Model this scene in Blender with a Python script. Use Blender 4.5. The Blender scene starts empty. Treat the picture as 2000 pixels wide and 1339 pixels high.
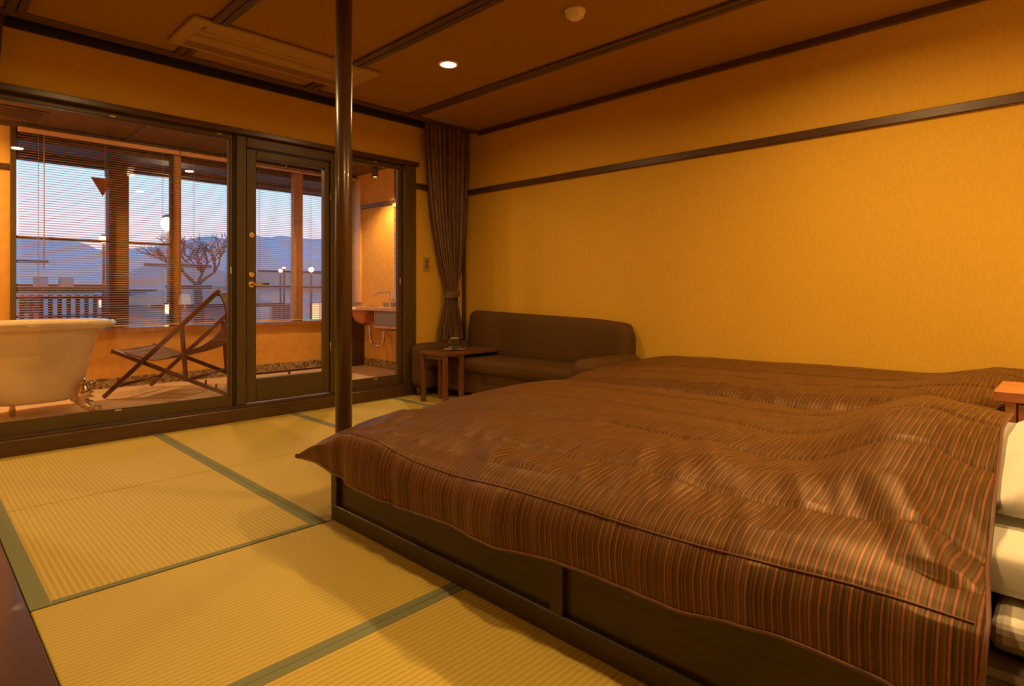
import bpy, bmesh, math, random
from mathutils import Vector, Matrix, noise
R = math.radians
sc = bpy.context.scene
COL = sc.collection
rnd = random.Random(7)

# ------------------------------------------------------------------ camera
cam_d = bpy.data.cameras.new('camera'); cam = bpy.data.objects.new('camera', cam_d); COL.objects.link(cam)
cam.location = (0, 0, 0.95)
cam.rotation_euler = (R(90), 0, R(44.05))
cam_d.sensor_width = 36; cam_d.lens = 36 * 1159.4 / 2000
cam_d.shift_y = -(669.5 - 567.6) / 2000
cam_d.clip_start = 0.02; cam_d.clip_end = 2000
sc.camera = cam
sc.view_settings.view_transform = 'Standard'; sc.view_settings.look = 'None'
sc.view_settings.gamma = 1; sc.view_settings.use_curve_mapping = False
sc.view_settings.exposure = 0.0
sc.cycles.use_denoising = True
sc.cycles.max_bounces = 8; sc.cycles.transparent_max_bounces = 24
sc.cycles.sample_clamp_indirect = 6

# ------------------------------------------------------------------ world: dusk sky
w = bpy.data.worlds.new('dusk'); sc.world = w; w.use_nodes = True
nt = w.node_tree; nt.nodes.clear()
wo = nt.nodes.new('ShaderNodeOutputWorld'); bg = nt.nodes.new('ShaderNodeBackground')
tc = nt.nodes.new('ShaderNodeTexCoord'); sp = nt.nodes.new('ShaderNodeSeparateXYZ')
cr = nt.nodes.new('ShaderNodeValToRGB')
nt.links.new(tc.outputs['Generated'], sp.inputs[0]); nt.links.new(sp.outputs['Z'], cr.inputs[0])
nt.links.new(cr.outputs[0], bg.inputs[0]); nt.links.new(bg.outputs[0], wo.inputs[0])
el = cr.color_ramp.elements
el[0].position = 0.0; el[0].color = (0.62, 0.60, 0.74, 1)
el[1].position = 1.0; el[1].color = (0.08, 0.20, 0.42, 1)
for p, c in ((0.10, (0.68, 0.70, 0.88, 1)), (0.16, (0.50, 0.72, 0.92, 1)), (0.25, (0.28, 0.56, 0.78, 1)), (0.5, (0.14, 0.34, 0.60, 1))):
    e = el.new(p); e.color = c
bg.inputs[1].default_value = 1.6

WARM = (1.0, 0.60, 0.21)
DOWN_W = 24.0        # room downlights
BALC_W = 50.0        # balcony downlight

# ------------------------------------------------------------------ materials
def nodes(m):
    m.use_nodes = True; n = m.node_tree
    return n, n.nodes['Principled BSDF']
def mat(name, col, rough=0.5, metal=0.0, var=0.0, vscale=20, vstretch=(1, 1, 1), bump=0.0, bscale=80, spec=0.5, emit=None, estr=0.0, sheen=0.0, coat=0.0):
    m = bpy.data.materials.new(name); n, b = nodes(m)
    b.inputs['Base Color'].default_value = (*col, 1); b.inputs['Roughness'].default_value = rough
    b.inputs['Metallic'].default_value = metal; b.inputs['Specular IOR Level'].default_value = spec
    if sheen: b.inputs['Sheen Weight'].default_value = sheen
    if coat: b.inputs['Coat Weight'].default_value = coat
    if emit:
        b.inputs['Emission Color'].default_value = (*emit, 1); b.inputs['Emission Strength'].default_value = estr
    if var or bump:
        t = n.nodes.new('ShaderNodeTexCoord'); mp = n.nodes.new('ShaderNodeMapping'); mp.inputs['Scale'].default_value = vstretch
        n.links.new(t.outputs['Object'], mp.inputs[0])
    if var:
        nz = n.nodes.new('ShaderNodeTexNoise'); nz.inputs['Scale'].default_value = vscale; nz.inputs['Detail'].default_value = 5
        mx = n.nodes.new('ShaderNodeMix'); mx.data_type = 'RGBA'
        n.links.new(mp.outputs[0], nz.inputs[0])
        rr = n.nodes.new('ShaderNodeMapRange'); rr.inputs['From Min'].default_value = 0.3; rr.inputs['From Max'].default_value = 0.7
        n.links.new(nz.outputs[0], rr.inputs[0]); n.links.new(rr.outputs[0], mx.inputs['Factor'])
        mx.inputs['A'].default_value = (*[c * (1 - var) for c in col], 1); mx.inputs['B'].default_value = (*[min(1, c * (1 + var)) for c in col], 1)
        n.links.new(mx.outputs['Result'], b.inputs['Base Color'])
    if bump:
        nb = n.nodes.new('ShaderNodeTexNoise'); nb.inputs['Scale'].default_value = bscale; nb.inputs['Detail'].default_value = 6
        n.links.new(mp.outputs[0], nb.inputs[0])
        bp = n.nodes.new('ShaderNodeBump'); bp.inputs['Strength'].default_value = bump; bp.inputs['Distance'].default_value = 0.004
        n.links.new(nb.outputs[0], bp.inputs['Height']); n.links.new(bp.outputs[0], b.inputs['Normal'])
    return m
M = {}
M['wallpaper'] = mat('wallpaper', (0.70, 0.42, 0.045), 0.75, var=0.05, vscale=90, vstretch=(1, 1, 0.35), bump=0.25, bscale=220, spec=0.25)
M['ceil'] = mat('ceiling_paper', (0.37, 0.200, 0.030), 0.8, var=0.13, vscale=70, bump=0.5, bscale=200, spec=0.2)
M['darkwood'] = mat('dark_wood', (0.085, 0.040, 0.016), 0.38, var=0.25, vscale=14, vstretch=(1, 6, 6), bump=0.12, bscale=90)
M['batten'] = mat('batten_wood', (0.10, 0.050, 0.018), 0.45, var=0.2, vscale=14, vstretch=(1, 8, 8))
M['frame'] = mat('window_frame', (0.090, 0.056, 0.014), 0.42, var=0.06, vscale=40)
M['step'] = mat('step_wood', (0.085, 0.040, 0.013), 0.32, var=0.25, vscale=10, vstretch=(8, 0.7, 8))
M['board'] = mat('floor_board', (0.075, 0.033, 0.018), 0.30, var=0.16, vscale=30, vstretch=(0.6, 6, 6), coat=0.2)
M['pole'] = mat('pole_lacquer', (0.085, 0.040, 0.014), 0.30, var=0.12, vscale=6, vstretch=(3, 3, 0.4), coat=0.15)
M['bedwood'] = mat('bed_wood', (0.048, 0.028, 0.009), 0.40, var=0.22, vscale=12, vstretch=(0.8, 8, 8), bump=0.08, bscale=70)
M['heri'] = mat('tatami_border', (0.19, 0.205, 0.11), 0.8, var=0.06, vscale=200)
M['sofa'] = mat('sofa_cloth', (0.095, 0.047, 0.009), 0.75, var=0.10, vscale=120, bump=0.25, bscale=400, spec=0.2)
M['tablewood'] = mat('table_wood', (0.15, 0.055, 0.018), 0.35, var=0.22, vscale=16, vstretch=(6, 1, 6), coat=0.2)
M['nightwood'] = mat('night_wood', (0.42, 0.15, 0.045), 0.35, var=0.25, vscale=12, vstretch=(1, 8, 8), coat=0.15)
M['linen'] = mat('linen', (0.80, 0.76, 0.66), 0.85, var=0.03, vscale=10, bump=0.3, bscale=14, sheen=0.2)
M['plaster'] = mat('plaster', (0.72, 0.38, 0.075), 0.8, var=0.08, vscale=14, bump=0.2, bscale=60)
M['balcfloor'] = mat('balcony_tile', (0.66, 0.47, 0.30), 0.55, var=0.16, vscale=24, bump=0.2, bscale=60)
M['balcceil'] = mat('balcony_ceiling', (0.13, 0.075, 0.030), 0.6, var=0.2, vscale=50)
M['beam'] = mat('balcony_beam', (0.12, 0.060, 0.026), 0.5, var=0.2, vscale=12, vstretch=(6, 1, 6))
M['post'] = mat('light_post', (0.85, 0.48, 0.18), 0.5, var=0.1, vscale=12, vstretch=(6, 6, 1))
M['slat'] = mat('blind_slat', (0.55, 0.24, 0.10), 0.45)
M['cord'] = mat('blind_cord', (0.45, 0.33, 0.20), 0.8)
M['enamel'] = mat('enamel', (0.76, 0.62, 0.38), 0.12, coat=0.5)
M['chrome'] = mat('chrome', (0.80, 0.62, 0.42), 0.12, metal=1.0)
M['brass'] = mat('lock_metal', (0.85, 0.70, 0.45), 0.25, metal=1.0)
M['bamboo'] = mat('chair_wood', (0.12, 0.040, 0.024), 0.30, var=0.25, vscale=14, vstretch=(1, 5, 5), coat=0.4)
M['copper'] = mat('copper_bowl', (0.62, 0.25, 0.11), 0.35, metal=0.6, var=0.15, vscale=15)
M['counter'] = mat('counter_top', (0.62, 0.34, 0.16), 0.3, var=0.15, vscale=18, coat=0.3)
M['grey'] = mat('grey_stone', (0.26, 0.20, 0.17), 0.5, var=0.1, vscale=40)
M['ivory'] = mat('ivory_plastic', (0.44, 0.28, 0.085), 0.45)
M['acslot'] = mat('ac_slot', (0.24, 0.13, 0.045), 0.5)
M['white'] = mat('white_plastic', (0.85, 0.76, 0.55), 0.4)
M['black'] = mat('near_black', (0.02, 0.012, 0.008), 0.6)
M['silver'] = mat('metal_tab', (0.75, 0.62, 0.45), 0.35, metal=0.3)
M['sticker'] = mat('red_sticker', (0.42, 0.11, 0.045), 0.6)
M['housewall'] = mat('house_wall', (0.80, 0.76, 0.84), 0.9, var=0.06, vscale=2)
M['housewall_b'] = mat('house_wall_brown', (0.55, 0.38, 0.38), 0.9, var=0.08, vscale=2)  # browner wall colour, also used for window frames and roof vents
M['roof'] = mat('roof_tiles', (0.55, 0.46, 0.54), 0.7, var=0.10, vscale=6, vstretch=(1, 6, 1))
M['roof_b'] = mat('roof_tiles_brown', (0.55, 0.36, 0.34), 0.7, var=0.10, vscale=6, vstretch=(1, 6, 1))
M['hill'] = mat('hill', (0.70, 0.72, 0.90), 0.95, var=0.08, vscale=0.02)  # distance haze is put into the pale blue base colour
M['ground'] = mat('ground', (0.45, 0.36, 0.38), 0.95, var=0.2, vscale=0.4)
M['deck'] = mat('deck_wood', (0.22, 0.11, 0.06), 0.6, var=0.2, vscale=10, vstretch=(1, 6, 6))
M['fence'] = mat('fence_wood', (0.36, 0.16, 0.10), 0.6, var=0.15, vscale=12)
M['bark'] = mat('bark', (0.10, 0.06, 0.07), 0.9)
M['lampglow'] = mat('lamp_glow', (1, 0.9, 0.7), 0.5, emit=(1.0, 0.78, 0.42), estr=28.0)
M['lantern'] = mat('lantern_glow', (1, 0.9, 0.7), 0.5, emit=(1.0, 0.72, 0.36), estr=7.0)
M['winglow'] = mat('window_glow', (1, 0.7, 0.4), 0.5, emit=(1.0, 0.55, 0.22), estr=1.5)
M['diffuser'] = mat('lamp_diffuser', (1, 1, 1), 0.5, emit=(1.0, 0.80, 0.48), estr=26.0)
M['shade'] = mat('lamp_shade', (0.85, 0.70, 0.45), 0.8, emit=(1.0, 0.6, 0.22), estr=2.0)
M['darkglass'] = mat('house_window', (0.05, 0.06, 0.09), 0.15)

def glass_mat(name='glass', base=0.018):
    m = bpy.data.materials.new(name); m.use_nodes = True; n = m.node_tree; n.nodes.clear()
    o = n.nodes.new('ShaderNodeOutputMaterial'); mx = n.nodes.new('ShaderNodeMixShader')
    t = n.nodes.new('ShaderNodeBsdfTransparent'); g = n.nodes.new('ShaderNodeBsdfGlossy'); g.inputs['Roughness'].default_value = 0.0
    lw = n.nodes.new('ShaderNodeLayerWeight'); lw.inputs[0].default_value = 0.5
    p = n.nodes.new('ShaderNodeMath'); p.operation = 'POWER'; p.inputs[1].default_value = 5
    a = n.nodes.new('ShaderNodeMath'); a.operation = 'MULTIPLY_ADD'; a.inputs[1].default_value = 0.5; a.inputs[2].default_value = base
    n.links.new(lw.outputs['Facing'], p.inputs[0]); n.links.new(p.outputs[0], a.inputs[0]); n.links.new(a.outputs[0], mx.inputs[0])
    n.links.new(t.outputs[0], mx.inputs[1]); n.links.new(g.outputs[0], mx.inputs[2]); n.links.new(mx.outputs[0], o.inputs[0])
    t.inputs[0].default_value = (0.97, 0.97, 0.96, 1)
    return m
M['glass'] = glass_mat('pane_glass', 0.05)
M['glass_outer'] = glass_mat('outer_pane_glass', 0.008)
M['headrail'] = mat('blind_headrail', (0.80, 0.42, 0.16), 0.5)
m = bpy.data.materials.new('clear_glass'); n, b = nodes(m); b.inputs['Transmission Weight'].default_value = 1; b.inputs['Roughness'].default_value = 0.03
b.inputs['Base Color'].default_value = (0.85, 0.85, 0.65, 1); M['bowlglass'] = m

def ribbed(name, axis, period, c0, c1, bump=0.6, rough=0.6):
    """woven rush: raised ribs every `period` metres along an object axis"""
    m = bpy.data.materials.new(name); n, b = nodes(m)
    t = n.nodes.new('ShaderNodeTexCoord'); s = n.nodes.new('ShaderNodeSeparateXYZ'); n.links.new(t.outputs['Object'], s.inputs[0])
    k = n.nodes.new('ShaderNodeMath'); k.operation = 'MULTIPLY'; k.inputs[1].default_value = 2 * math.pi / period
    n.links.new(s.outputs[axis], k.inputs[0])
    sn = n.nodes.new('ShaderNodeMath'); sn.operation = 'SINE'; n.links.new(k.outputs[0], sn.inputs[0])
    h = n.nodes.new('ShaderNodeMath'); h.operation = 'MULTIPLY_ADD'; h.inputs[1].default_value = 0.5; h.inputs[2].default_value = 0.5
    n.links.new(sn.outputs[0], h.inputs[0])
    mp = n.nodes.new('ShaderNodeMapping'); n.links.new(t.outputs['Object'], mp.inputs[0])
    mp.inputs['Scale'].default_value = (1, 5, 1) if axis == 1 else (5, 1, 1)
    nz = n.nodes.new('ShaderNodeTexNoise'); nz.inputs['Scale'].default_value = 60; nz.inputs['Detail'].default_value = 4; n.links.new(mp.outputs[0], nz.inputs[0])
    mx = n.nodes.new('ShaderNodeMix'); mx.data_type = 'RGBA'; mx.inputs['A'].default_value = (*c0, 1); mx.inputs['B'].default_value = (*c1, 1)
    av = n.nodes.new('ShaderNodeMath'); av.operation = 'MULTIPLY_ADD'; av.inputs[1].default_value = 0.6
    ns = n.nodes.new('ShaderNodeMath'); ns.operation = 'MULTIPLY'; ns.inputs[1].default_value = 0.45; n.links.new(nz.outputs[0], ns.inputs[0])
    n.links.new(h.outputs[0], av.inputs[0]); n.links.new(ns.outputs[0], av.inputs[2]); n.links.new(av.outputs[0], mx.inputs['Factor'])
    n.links.new(mx.outputs['Result'], b.inputs['Base Color'])
    bp = n.nodes.new('ShaderNodeBump'); bp.inputs['Strength'].default_value = bump; bp.inputs['Distance'].default_value = 0.003
    n.links.new(av.outputs[0], bp.inputs['Height']); n.links.new(bp.outputs[0], b.inputs['Normal'])
    b.inputs['Roughness'].default_value = rough
    return m
TA, TB = (0.42, 0.31, 0.045), (0.62, 0.465, 0.10)
M['tatami_x'] = ribbed('tatami_weave_long', 1, 0.0185, TA, TB, 0.7)
M['tatami_y'] = ribbed('tatami_weave_cross', 0, 0.0185, TA, TB, 0.25)

def stripes(name, stops, period, rough=0.42, sheen=0.3, uvname='uv', bump=0.15, spec=0.5):
    m = bpy.data.materials.new(name); n, b = nodes(m)
    t = n.nodes.new('ShaderNodeUVMap'); s = n.nodes.new('ShaderNodeSeparateXYZ'); n.links.new(t.outputs[0], s.inputs[0])
    k = n.nodes.new('ShaderNodeMath'); k.operation = 'MULTIPLY'; k.inputs[1].default_value = 1 / period; n.links.new(s.outputs[0], k.inputs[0])
    f = n.nodes.new('ShaderNodeMath'); f.operation = 'FRACT'; n.links.new(k.outputs[0], f.inputs[0])
    r = n.nodes.new('ShaderNodeValToRGB'); n.links.new(f.outputs[0], r.inputs[0]); e = r.color_ramp.elements
    e[0].position = stops[0][0]; e[0].color = (*stops[0][1], 1); e[1].position = stops[-1][0]; e[1].color = (*stops[-1][1], 1)
    for p, c in stops[1:-1]:
        q = e.new(p); q.color = (*c, 1)
    wn = n.nodes.new('ShaderNodeTexNoise'); wn.inputs['Scale'].default_value = 1.0; wn.inputs['Detail'].default_value = 3
    cx = n.nodes.new('ShaderNodeCombineXYZ'); kx = n.nodes.new('ShaderNodeMath'); kx.operation = 'MULTIPLY'; kx.inputs[1].default_value = 2.2 / period
    ky = n.nodes.new('ShaderNodeMath'); ky.operation = 'MULTIPLY'; ky.inputs[1].default_value = 9.0
    n.links.new(s.outputs[0], kx.inputs[0]); n.links.new(s.outputs[1], ky.inputs[0]); n.links.new(kx.outputs[0], cx.inputs[0]); n.links.new(ky.outputs[0], cx.inputs[1]); n.links.new(cx.outputs[0], wn.inputs[0])
    wr_ = n.nodes.new('ShaderNodeMapRange'); wr_.inputs['From Min'].default_value = .3; wr_.inputs['From Max'].default_value = .7; wr_.inputs['To Min'].default_value = .60; wr_.inputs['To Max'].default_value = 1.35
    n.links.new(wn.outputs[0], wr_.inputs[0])
    ml = n.nodes.new('ShaderNodeVectorMath'); ml.operation = 'SCALE'; n.links.new(r.outputs[0], ml.inputs[0]); n.links.new(wr_.outputs[0], ml.inputs['Scale'])
    n.links.new(ml.outputs[0], b.inputs['Base Color'])
    b.inputs['Roughness'].default_value = rough; b.inputs['Sheen Weight'].default_value = sheen; b.inputs['Specular IOR Level'].default_value = spec
    b.inputs['Sheen Tint'].default_value = (1, 0.45, 0.3, 1)
    return m
D, RU, OL, PK = (0.058, 0.026, 0.004), (0.185, 0.058, 0.013), (0.125, 0.066, 0.009), (0.25, 0.10, 0.034)
M['duvet'] = stripes('striped_satin', [(0, D), (0.10, OL), (0.30, OL), (0.34, D), (0.42, D), (0.46, RU), (0.60, PK), (0.72, RU), (0.76, D), (0.84, D), (0.88, OL), (1.0, D)], 0.0165, 0.47, 0.06, spec=0.35)
M['duvet'].node_tree.nodes['Principled BSDF'].inputs['Metallic'].default_value = 0.38
M['duvet_edge'] = mat('duvet_binding', (0.13, 0.05, 0.018), 0.5)
CD, CL, CG = (0.060, 0.026, 0.013), (0.46, 0.28, 0.18), (0.19, 0.10, 0.042)
M['curtain'] = stripes('striped_curtain', [(0, CD), (0.12, CG), (0.3, CG), (0.34, CL), (0.42, CG), (0.5, CD), (0.62, CG), (0.8, CL), (0.86, CD), (1, CG)], 0.055, 0.6, 0.2)

# ------------------------------------------------------------------ mesh helpers
class MB:
    def __init__(s): s.bm = bmesh.new(); s.uv = None
    def box(s, x0, x1, y0, y1, z0, z1, bev=0.0, seg=1, mtx=None):
        b2 = bmesh.new(); bmesh.ops.create_cube(b2, size=1)
        sx, sy, sz = abs(x1 - x0), abs(y1 - y0), abs(z1 - z0)
        for v in b2.verts:
            v.co = Vector(((x0 + x1) / 2 + v.co.x * sx, (y0 + y1) / 2 + v.co.y * sy, (z0 + z1) / 2 + v.co.z * sz))
        if bev: bmesh.ops.bevel(b2, geom=list(b2.edges), offset=min(bev, 0.49 * min(sx, sy, sz)), segments=seg, affect='EDGES', profile=0.5)
        if mtx: bmesh.ops.transform(b2, matrix=mtx, verts=b2.verts)
        s._add(b2); return s
    def _add(s, b2):
        mp = {}
        for v in b2.verts: mp[v] = s.bm.verts.new(v.co)
        for f in b2.faces:
            nf = s.bm.faces.new([mp[v] for v in f.verts]); nf.smooth = f.smooth
        b2.free()
    def tube(s, pts, r, seg=10, closed=False, flat=None):
        pts = [Vector(p) for p in pts]; n = len(pts); rs = r if isinstance(r, (list, tuple)) else [r] * n
        rings = []; up0 = None
        for i, p in enumerate(pts):
            a = pts[i - 1] if i else (pts[-1] if closed else p); c = pts[(i + 1) % n] if (i < n - 1 or closed) else p
            t = (c - a).normalized()
            if up0 is None:
                up0 = t.orthogonal().normalized() if flat is None else Vector(flat)
            u = (up0 - t * up0.dot(t)).normalized(); up0 = u; v = t.cross(u)
            rings.append([s.bm.verts.new(p + (u * math.cos(2 * math.pi * k / seg) + v * math.sin(2 * math.pi * k / seg)) * rs[i]) for k in range(seg)])
        m_ = n if closed else n - 1
        for i in range(m_):
            A, B = rings[i], rings[(i + 1) % n]
            for k in range(seg):
                f = s.bm.faces.new([A[k], A[(k + 1) % seg], B[(k + 1) % seg], B[k]]); f.smooth = True
        if not closed:
            s.bm.faces.new(rings[0][::-1]); s.bm.faces.new(rings[-1])
        return s
    def bar(s, a, b, w_, h_, up=(0, 0, 1), bev=0.0):
        a, b = Vector(a), Vector(b); t = (b - a); L = t.length; t.normalize()
        u = Vector(up); u = (u - t * u.dot(t)).normalized(); v = t.cross(u)
        mt = Matrix((t, v, u)).transposed().to_4x4(); mt.translation = (a + b) / 2
        return s.box(-L / 2, L / 2, -w_ / 2, w_ / 2, -h_ / 2, h_ / 2, bev, 2, mt)
    def lathe(s, prof, c=(0, 0, 0), seg=32, sx=1, sy=1, cap0=False, cap1=False):
        rings = []
        for r_, z in prof:
            rings.append([s.bm.verts.new((c[0] + sx * r_ * math.cos(2 * math.pi * k / seg), c[1] + sy * r_ * math.sin(2 * math.pi * k / seg), c[2] + z)) for k in range(seg)])
        for A, B in zip(rings, rings[1:]):
            for k in range(seg):
                f = s.bm.faces.new([A[k], A[(k + 1) % seg], B[(k + 1) % seg], B[k]]); f.smooth = True
        if cap0: s.bm.faces.new(rings[0][::-1])
        if cap1: s.bm.faces.new(rings[-1])
        return s
    def grid(s, P, uvs=None, smooth=True):
        """P[i][j] points"""
        V = [[s.bm.verts.new(p) for p in row] for row in P]
        if uvs and s.uv is None: s.uv = s.bm.loops.layers.uv.new('UVMap')
        for i in range(len(V) - 1):
            for j in range(len(V[0]) - 1):
                f = s.bm.faces.new([V[i][j], V[i + 1][j], V[i + 1][j + 1], V[i][j + 1]]); f.smooth = smooth
                if uvs:
                    for l, (a, b_) in zip(f.loops, ((i, j), (i + 1, j), (i + 1, j + 1), (i, j + 1))): l[s.uv].uv = uvs[a][b_]
        return s
    def prism(s, poly, z0, z1):
        """poly in xy"""
        a = [s.bm.verts.new((x, y, z0)) for x, y in poly]; b_ = [s.bm.verts.new((x, y, z1)) for x, y in poly]
        s.bm.faces.new(a[::-1]); s.bm.faces.new(b_)
        for i in range(len(a)): s.bm.faces.new([a[i], a[(i + 1) % len(a)], b_[(i + 1) % len(a)], b_[i]])
        return s
    def mesh(s, name, material, off=(0, 0, 0), fix=True):
        if fix: bmesh.ops.recalc_face_normals(s.bm, faces=s.bm.faces)
        if any(off): bmesh.ops.translate(s.bm, verts=s.bm.verts, vec=-Vector(off))
        me = bpy.data.meshes.new(name); s.bm.to_mesh(me); s.bm.free(); me.materials.append(material)
        return me

def wloc(o):
    v = Vector(o.location)
    while o.parent: o = o.parent; v += o.location
    return v
def part(name, mb, material, root=None, label=None, kind=None, local=False, fix=True):
    """links a mesh built in world coordinates (or, with local=True, in the root's own frame) as one object"""
    off = (0, 0, 0) if (root is None or local) else tuple(wloc(root))
    o = bpy.data.objects.new(name, mb.mesh(name, material, off, fix)); COL.objects.link(o)
    if root: o.parent = root
    if label: o['label'] = label
    if kind: o['kind'] = kind
    return o
def thing(name, label, cat, loc=(0, 0, 0), rz=0, group=None, kind=None):
    o = bpy.data.objects.new(name, None); COL.objects.link(o); o.location = loc; o.rotation_euler = (0, 0, rz)
    o.empty_display_size = 0.1
    if label: o['label'] = label
    if cat: o['category'] = cat
    if group: o['group'] = group
    if kind: o['kind'] = kind
    return o
def struct(name, mb, material, label=None):
    o = part(name, mb, material); o['kind'] = 'structure'
    if label: o['label'] = label
    return o
def copy_tree(o, parent=None):
    c = o.copy(); COL.objects.link(c); c.parent = parent
    for ch in list(o.children):
        copy_tree(ch, c)
    return c
def shared(name, me, root, loc):
    o = bpy.data.objects.new(name, me); COL.objects.link(o); o.parent = root; o.location = loc; return o
def area(name, loc, size, power, col=WARM, rot=(0, 0, 0), spread=None):
    l = bpy.data.lights.new(name, 'AREA'); l.shape = 'DISK'; l.size = size; l.energy = power; l.color = col
    if spread: l.spread = spread
    o = bpy.data.objects.new(name, l); COL.objects.link(o); o.location = loc; o.rotation_euler = rot; return o

XW, YN, CZ = -4.47, 3.93, 2.50     # window wall, right wall, ceiling height
YS, XE = -2.3, 2.5
# ================================================================== room shell
fl = struct('floor', MB().box(-4.62, XE, YS, YN + 0.02, -0.12, -0.03), M['darkwood'])
def tatami(x0, x1, y0, y1, m_, borders):
    mt = part('tatami_mat', MB().box(x0 + .0042, x1 - .0042, y0 + .002, y1 - .002, -0.03, 0.0, 0.0025), M[m_], fl)
    for (a, b_, c, d) in borders:
        part('cloth_border', MB().box(a + .001, b_ - .001, c + .0012, d - .001, -0.002, 0.0016, 0.0007), M['heri'], mt)
HB = 0.032
for (x0, x1) in ((-4.43, -3.33), (-3.33, -2.25)):
    for (y0, y1) in ((0.27, 1.196), (1.196, 2.13), (2.13, 3.05), (3.05, 3.93)):
        bb = []
        bb.append((x0, x1, y0, y0 + HB * (1.7 if y0 < .3 else 1)))
        if y1 < 3.9: bb.append((x0, x1, y1 - HB, y1))
        if x1 > -2.3: bb.append((x1 - .028, x1, y0 + HB * 1.7, y1 - HB))
        tatami(x0, x1, y0, y1, 'tatami_x', bb)
for (x0, x1) in ((-2.25, -1.456), (-1.456, -0.62), (-0.62, 0.22), (0.22, 1.06), (1.06, 1.9)):
    lw = 0.0 if x0 == -2.25 else HB
    bb = [(x1 - HB, x1, 0.27, 2.1)] + ([(x0, x0 + lw, 0.27, 2.1)] if lw else [])
    tatami(x0, x1, 0.27, 2.1, 'tatami_y', bb)
# wooden strip of floor on the near left
for k, (a, b_) in enumerate(((YS, -1.45), (-1.45, -0.6), (-0.6, 0.268))):
    part('floor_board', MB().box(-4.43, XE, a + .001, b_ - .001, -0.03, 0.006, 0.002), M['board'], fl)
part('floor_board', MB().box(1.9, XE, 0.27, YN, -0.03, 0.0, 0.002), M['board'], fl)

# ceiling with battens
ce = struct('ceiling', MB().box(-4.33, XE + .1, YS - .1, YN + 0.1, CZ, CZ + 0.12), M['ceil'])
for y in (-2.2, -1.3, -0.455, 0.40, 1.24, 2.135, 3.085):
    for (xa, xb) in (((-4.25, -4.052), (-3.583, XE)) if 1.2 < y < 2.2 else ((-4.25, XE),)):
        part('ceiling_batten', MB().box(xa, xb, y, y + 0.04, CZ - 0.022, CZ - 0.0005, .003).box(xa, xb, y + 0.05, y + 0.09, CZ - 0.022, CZ - .0005, .003).box(xa, xb, y + .03, y + .06, CZ - 0.012, CZ - .001), M['batten'], ce)
struct('trim_1', MB().box(-4.335, -4.25, YS, YN, CZ - 0.012, CZ + 0.03, .004), M['batten'])
struct('trim_2', MB().box(-4.47, -4.33, YS, YN, CZ + 0.10, CZ + 0.12).box(-4.468, -4.445, YS, YN, 2.468, CZ + .10, .003).box(-4.42, -4.38, YS, YN, CZ + .07, CZ + .10), M['black'])
struct('trim_3', MB().box(-4.25, XE, YN - 0.03, YN, 2.455, CZ, .004), M['darkwood'])
struct('wall_window', MB().box(-4.60, XW, YS, YN, 2.13, 2.62).box(-4.60, XW, 3.33, YN, -0.05, 2.13).box(-4.60, XW, YS, -0.95, -0.05, 2.13), M['wallpaper'])
struct('wall_right', MB().box(-4.60, XE + .1, YN, YN + 0.12, -0.12, 2.62), M['wallpaper'])
struct('wall_left', MB().box(-4.60, XE + .1, YS - .12, YS, -0.12, 2.62), M['wallpaper'])
struct('wall_back', MB().box(XE, XE + 0.12, YS, YN, -0.12, 2.62), M['wallpaper'])
struct('trim_4', MB().box(-4.40, XE, YN - 0.022, YN, 1.893, 1.945, .004), M['darkwood'])          # picture rail, right wall
struct('trim_5', MB().box(XW, XW + 0.02, 3.335, YN, 1.893, 1.947, .004), M['darkwood'])           # picture rail, window wall
struct('trim_6', MB().box(XW, XW + 0.03, YN - 0.03, YN, 0.0, 2.46, .003), M['darkwood'])          # dark strip standing in for the shadow edge in the corner
struct('baseboard_right', MB().box(-4.4, XE, YN - 0.014, YN, 0.0, 0.06, .003), M['darkwood'])
struct('baseboard_window', MB().box(XW, XW + 0.014, 3.36, YN - .03, 0.0, 0.06, .003), M['darkwood'])
# lintel and jambs of the big opening
struct('trim_7', MB().box(-4.60, XW + 0.028, -0.95, 3.362, 2.10, 2.138, .004), M['step'])
struct('trim_8', MB().box(-4.60, XW + 0.012, 3.205, 3.335, 0.085, 2.10, .004), M['frame'])
# step (threshold)
struct('trim_9', MB().box(-4.62, -4.43, -0.95, 3.42, -0.05, 0.092, .006, 2).box(-4.50, -4.455, -0.95, 3.34, .09, .104, .003), M['step'])

def catch(root, x, y, z, dy=0.036, dz=0.010):
    part('catch', MB().box(x, x + .006, y - dy / 2, y + dy / 2, z - dz / 2, z + dz / 2, .002), M['silver'], root)
def fixed_pane(name, y0, y1, fl_, fr_, bot=0.18, top=2.06):
    r = thing(name, None, None, (-4.55, (y0 + y1) / 2, 0.104), kind='structure')
    x0, x1 = -4.555, -4.50
    part('window_frame', MB().box(x0, x1, y0, y1, .104, bot, .004).box(x0, x1, y0, y1, top, 2.10, .004)
         .box(x0, x1, y0, y0 + fl_, bot, top, .004).box(x0, x1, y1 - fr_, y1, bot, top, .004), M['frame'], r)
    part('glazing_bead', MB().box(-4.515, -4.503, y0 + fl_, y1 - fr_, bot, bot + .008).box(-4.515, -4.503, y0 + fl_, y1 - fr_, top - .008, top)
         .box(-4.515, -4.503, y0 + fl_, y0 + fl_ + .007, bot, top).box(-4.515, -4.503, y1 - fr_ - .007, y1 - fr_, bot, top), M['step'], r)
    part('glass_pane', MB().box(-4.545, -4.540, y0 + fl_ - .01, y1 - fr_ + .01, bot - .01, top + .01), M['glass'], r)
    return r
w1 = fixed_pane('window_1', -0.95, 1.705, 0.05, 0.022)
catch(w1, -4.505, 0.958, 2.072); catch(w1, -4.505, 1.612, 2.085); catch(w1, -4.505, 0.99, .178); catch(w1, -4.503, 1.692, 1.10, .010, .05)
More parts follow.
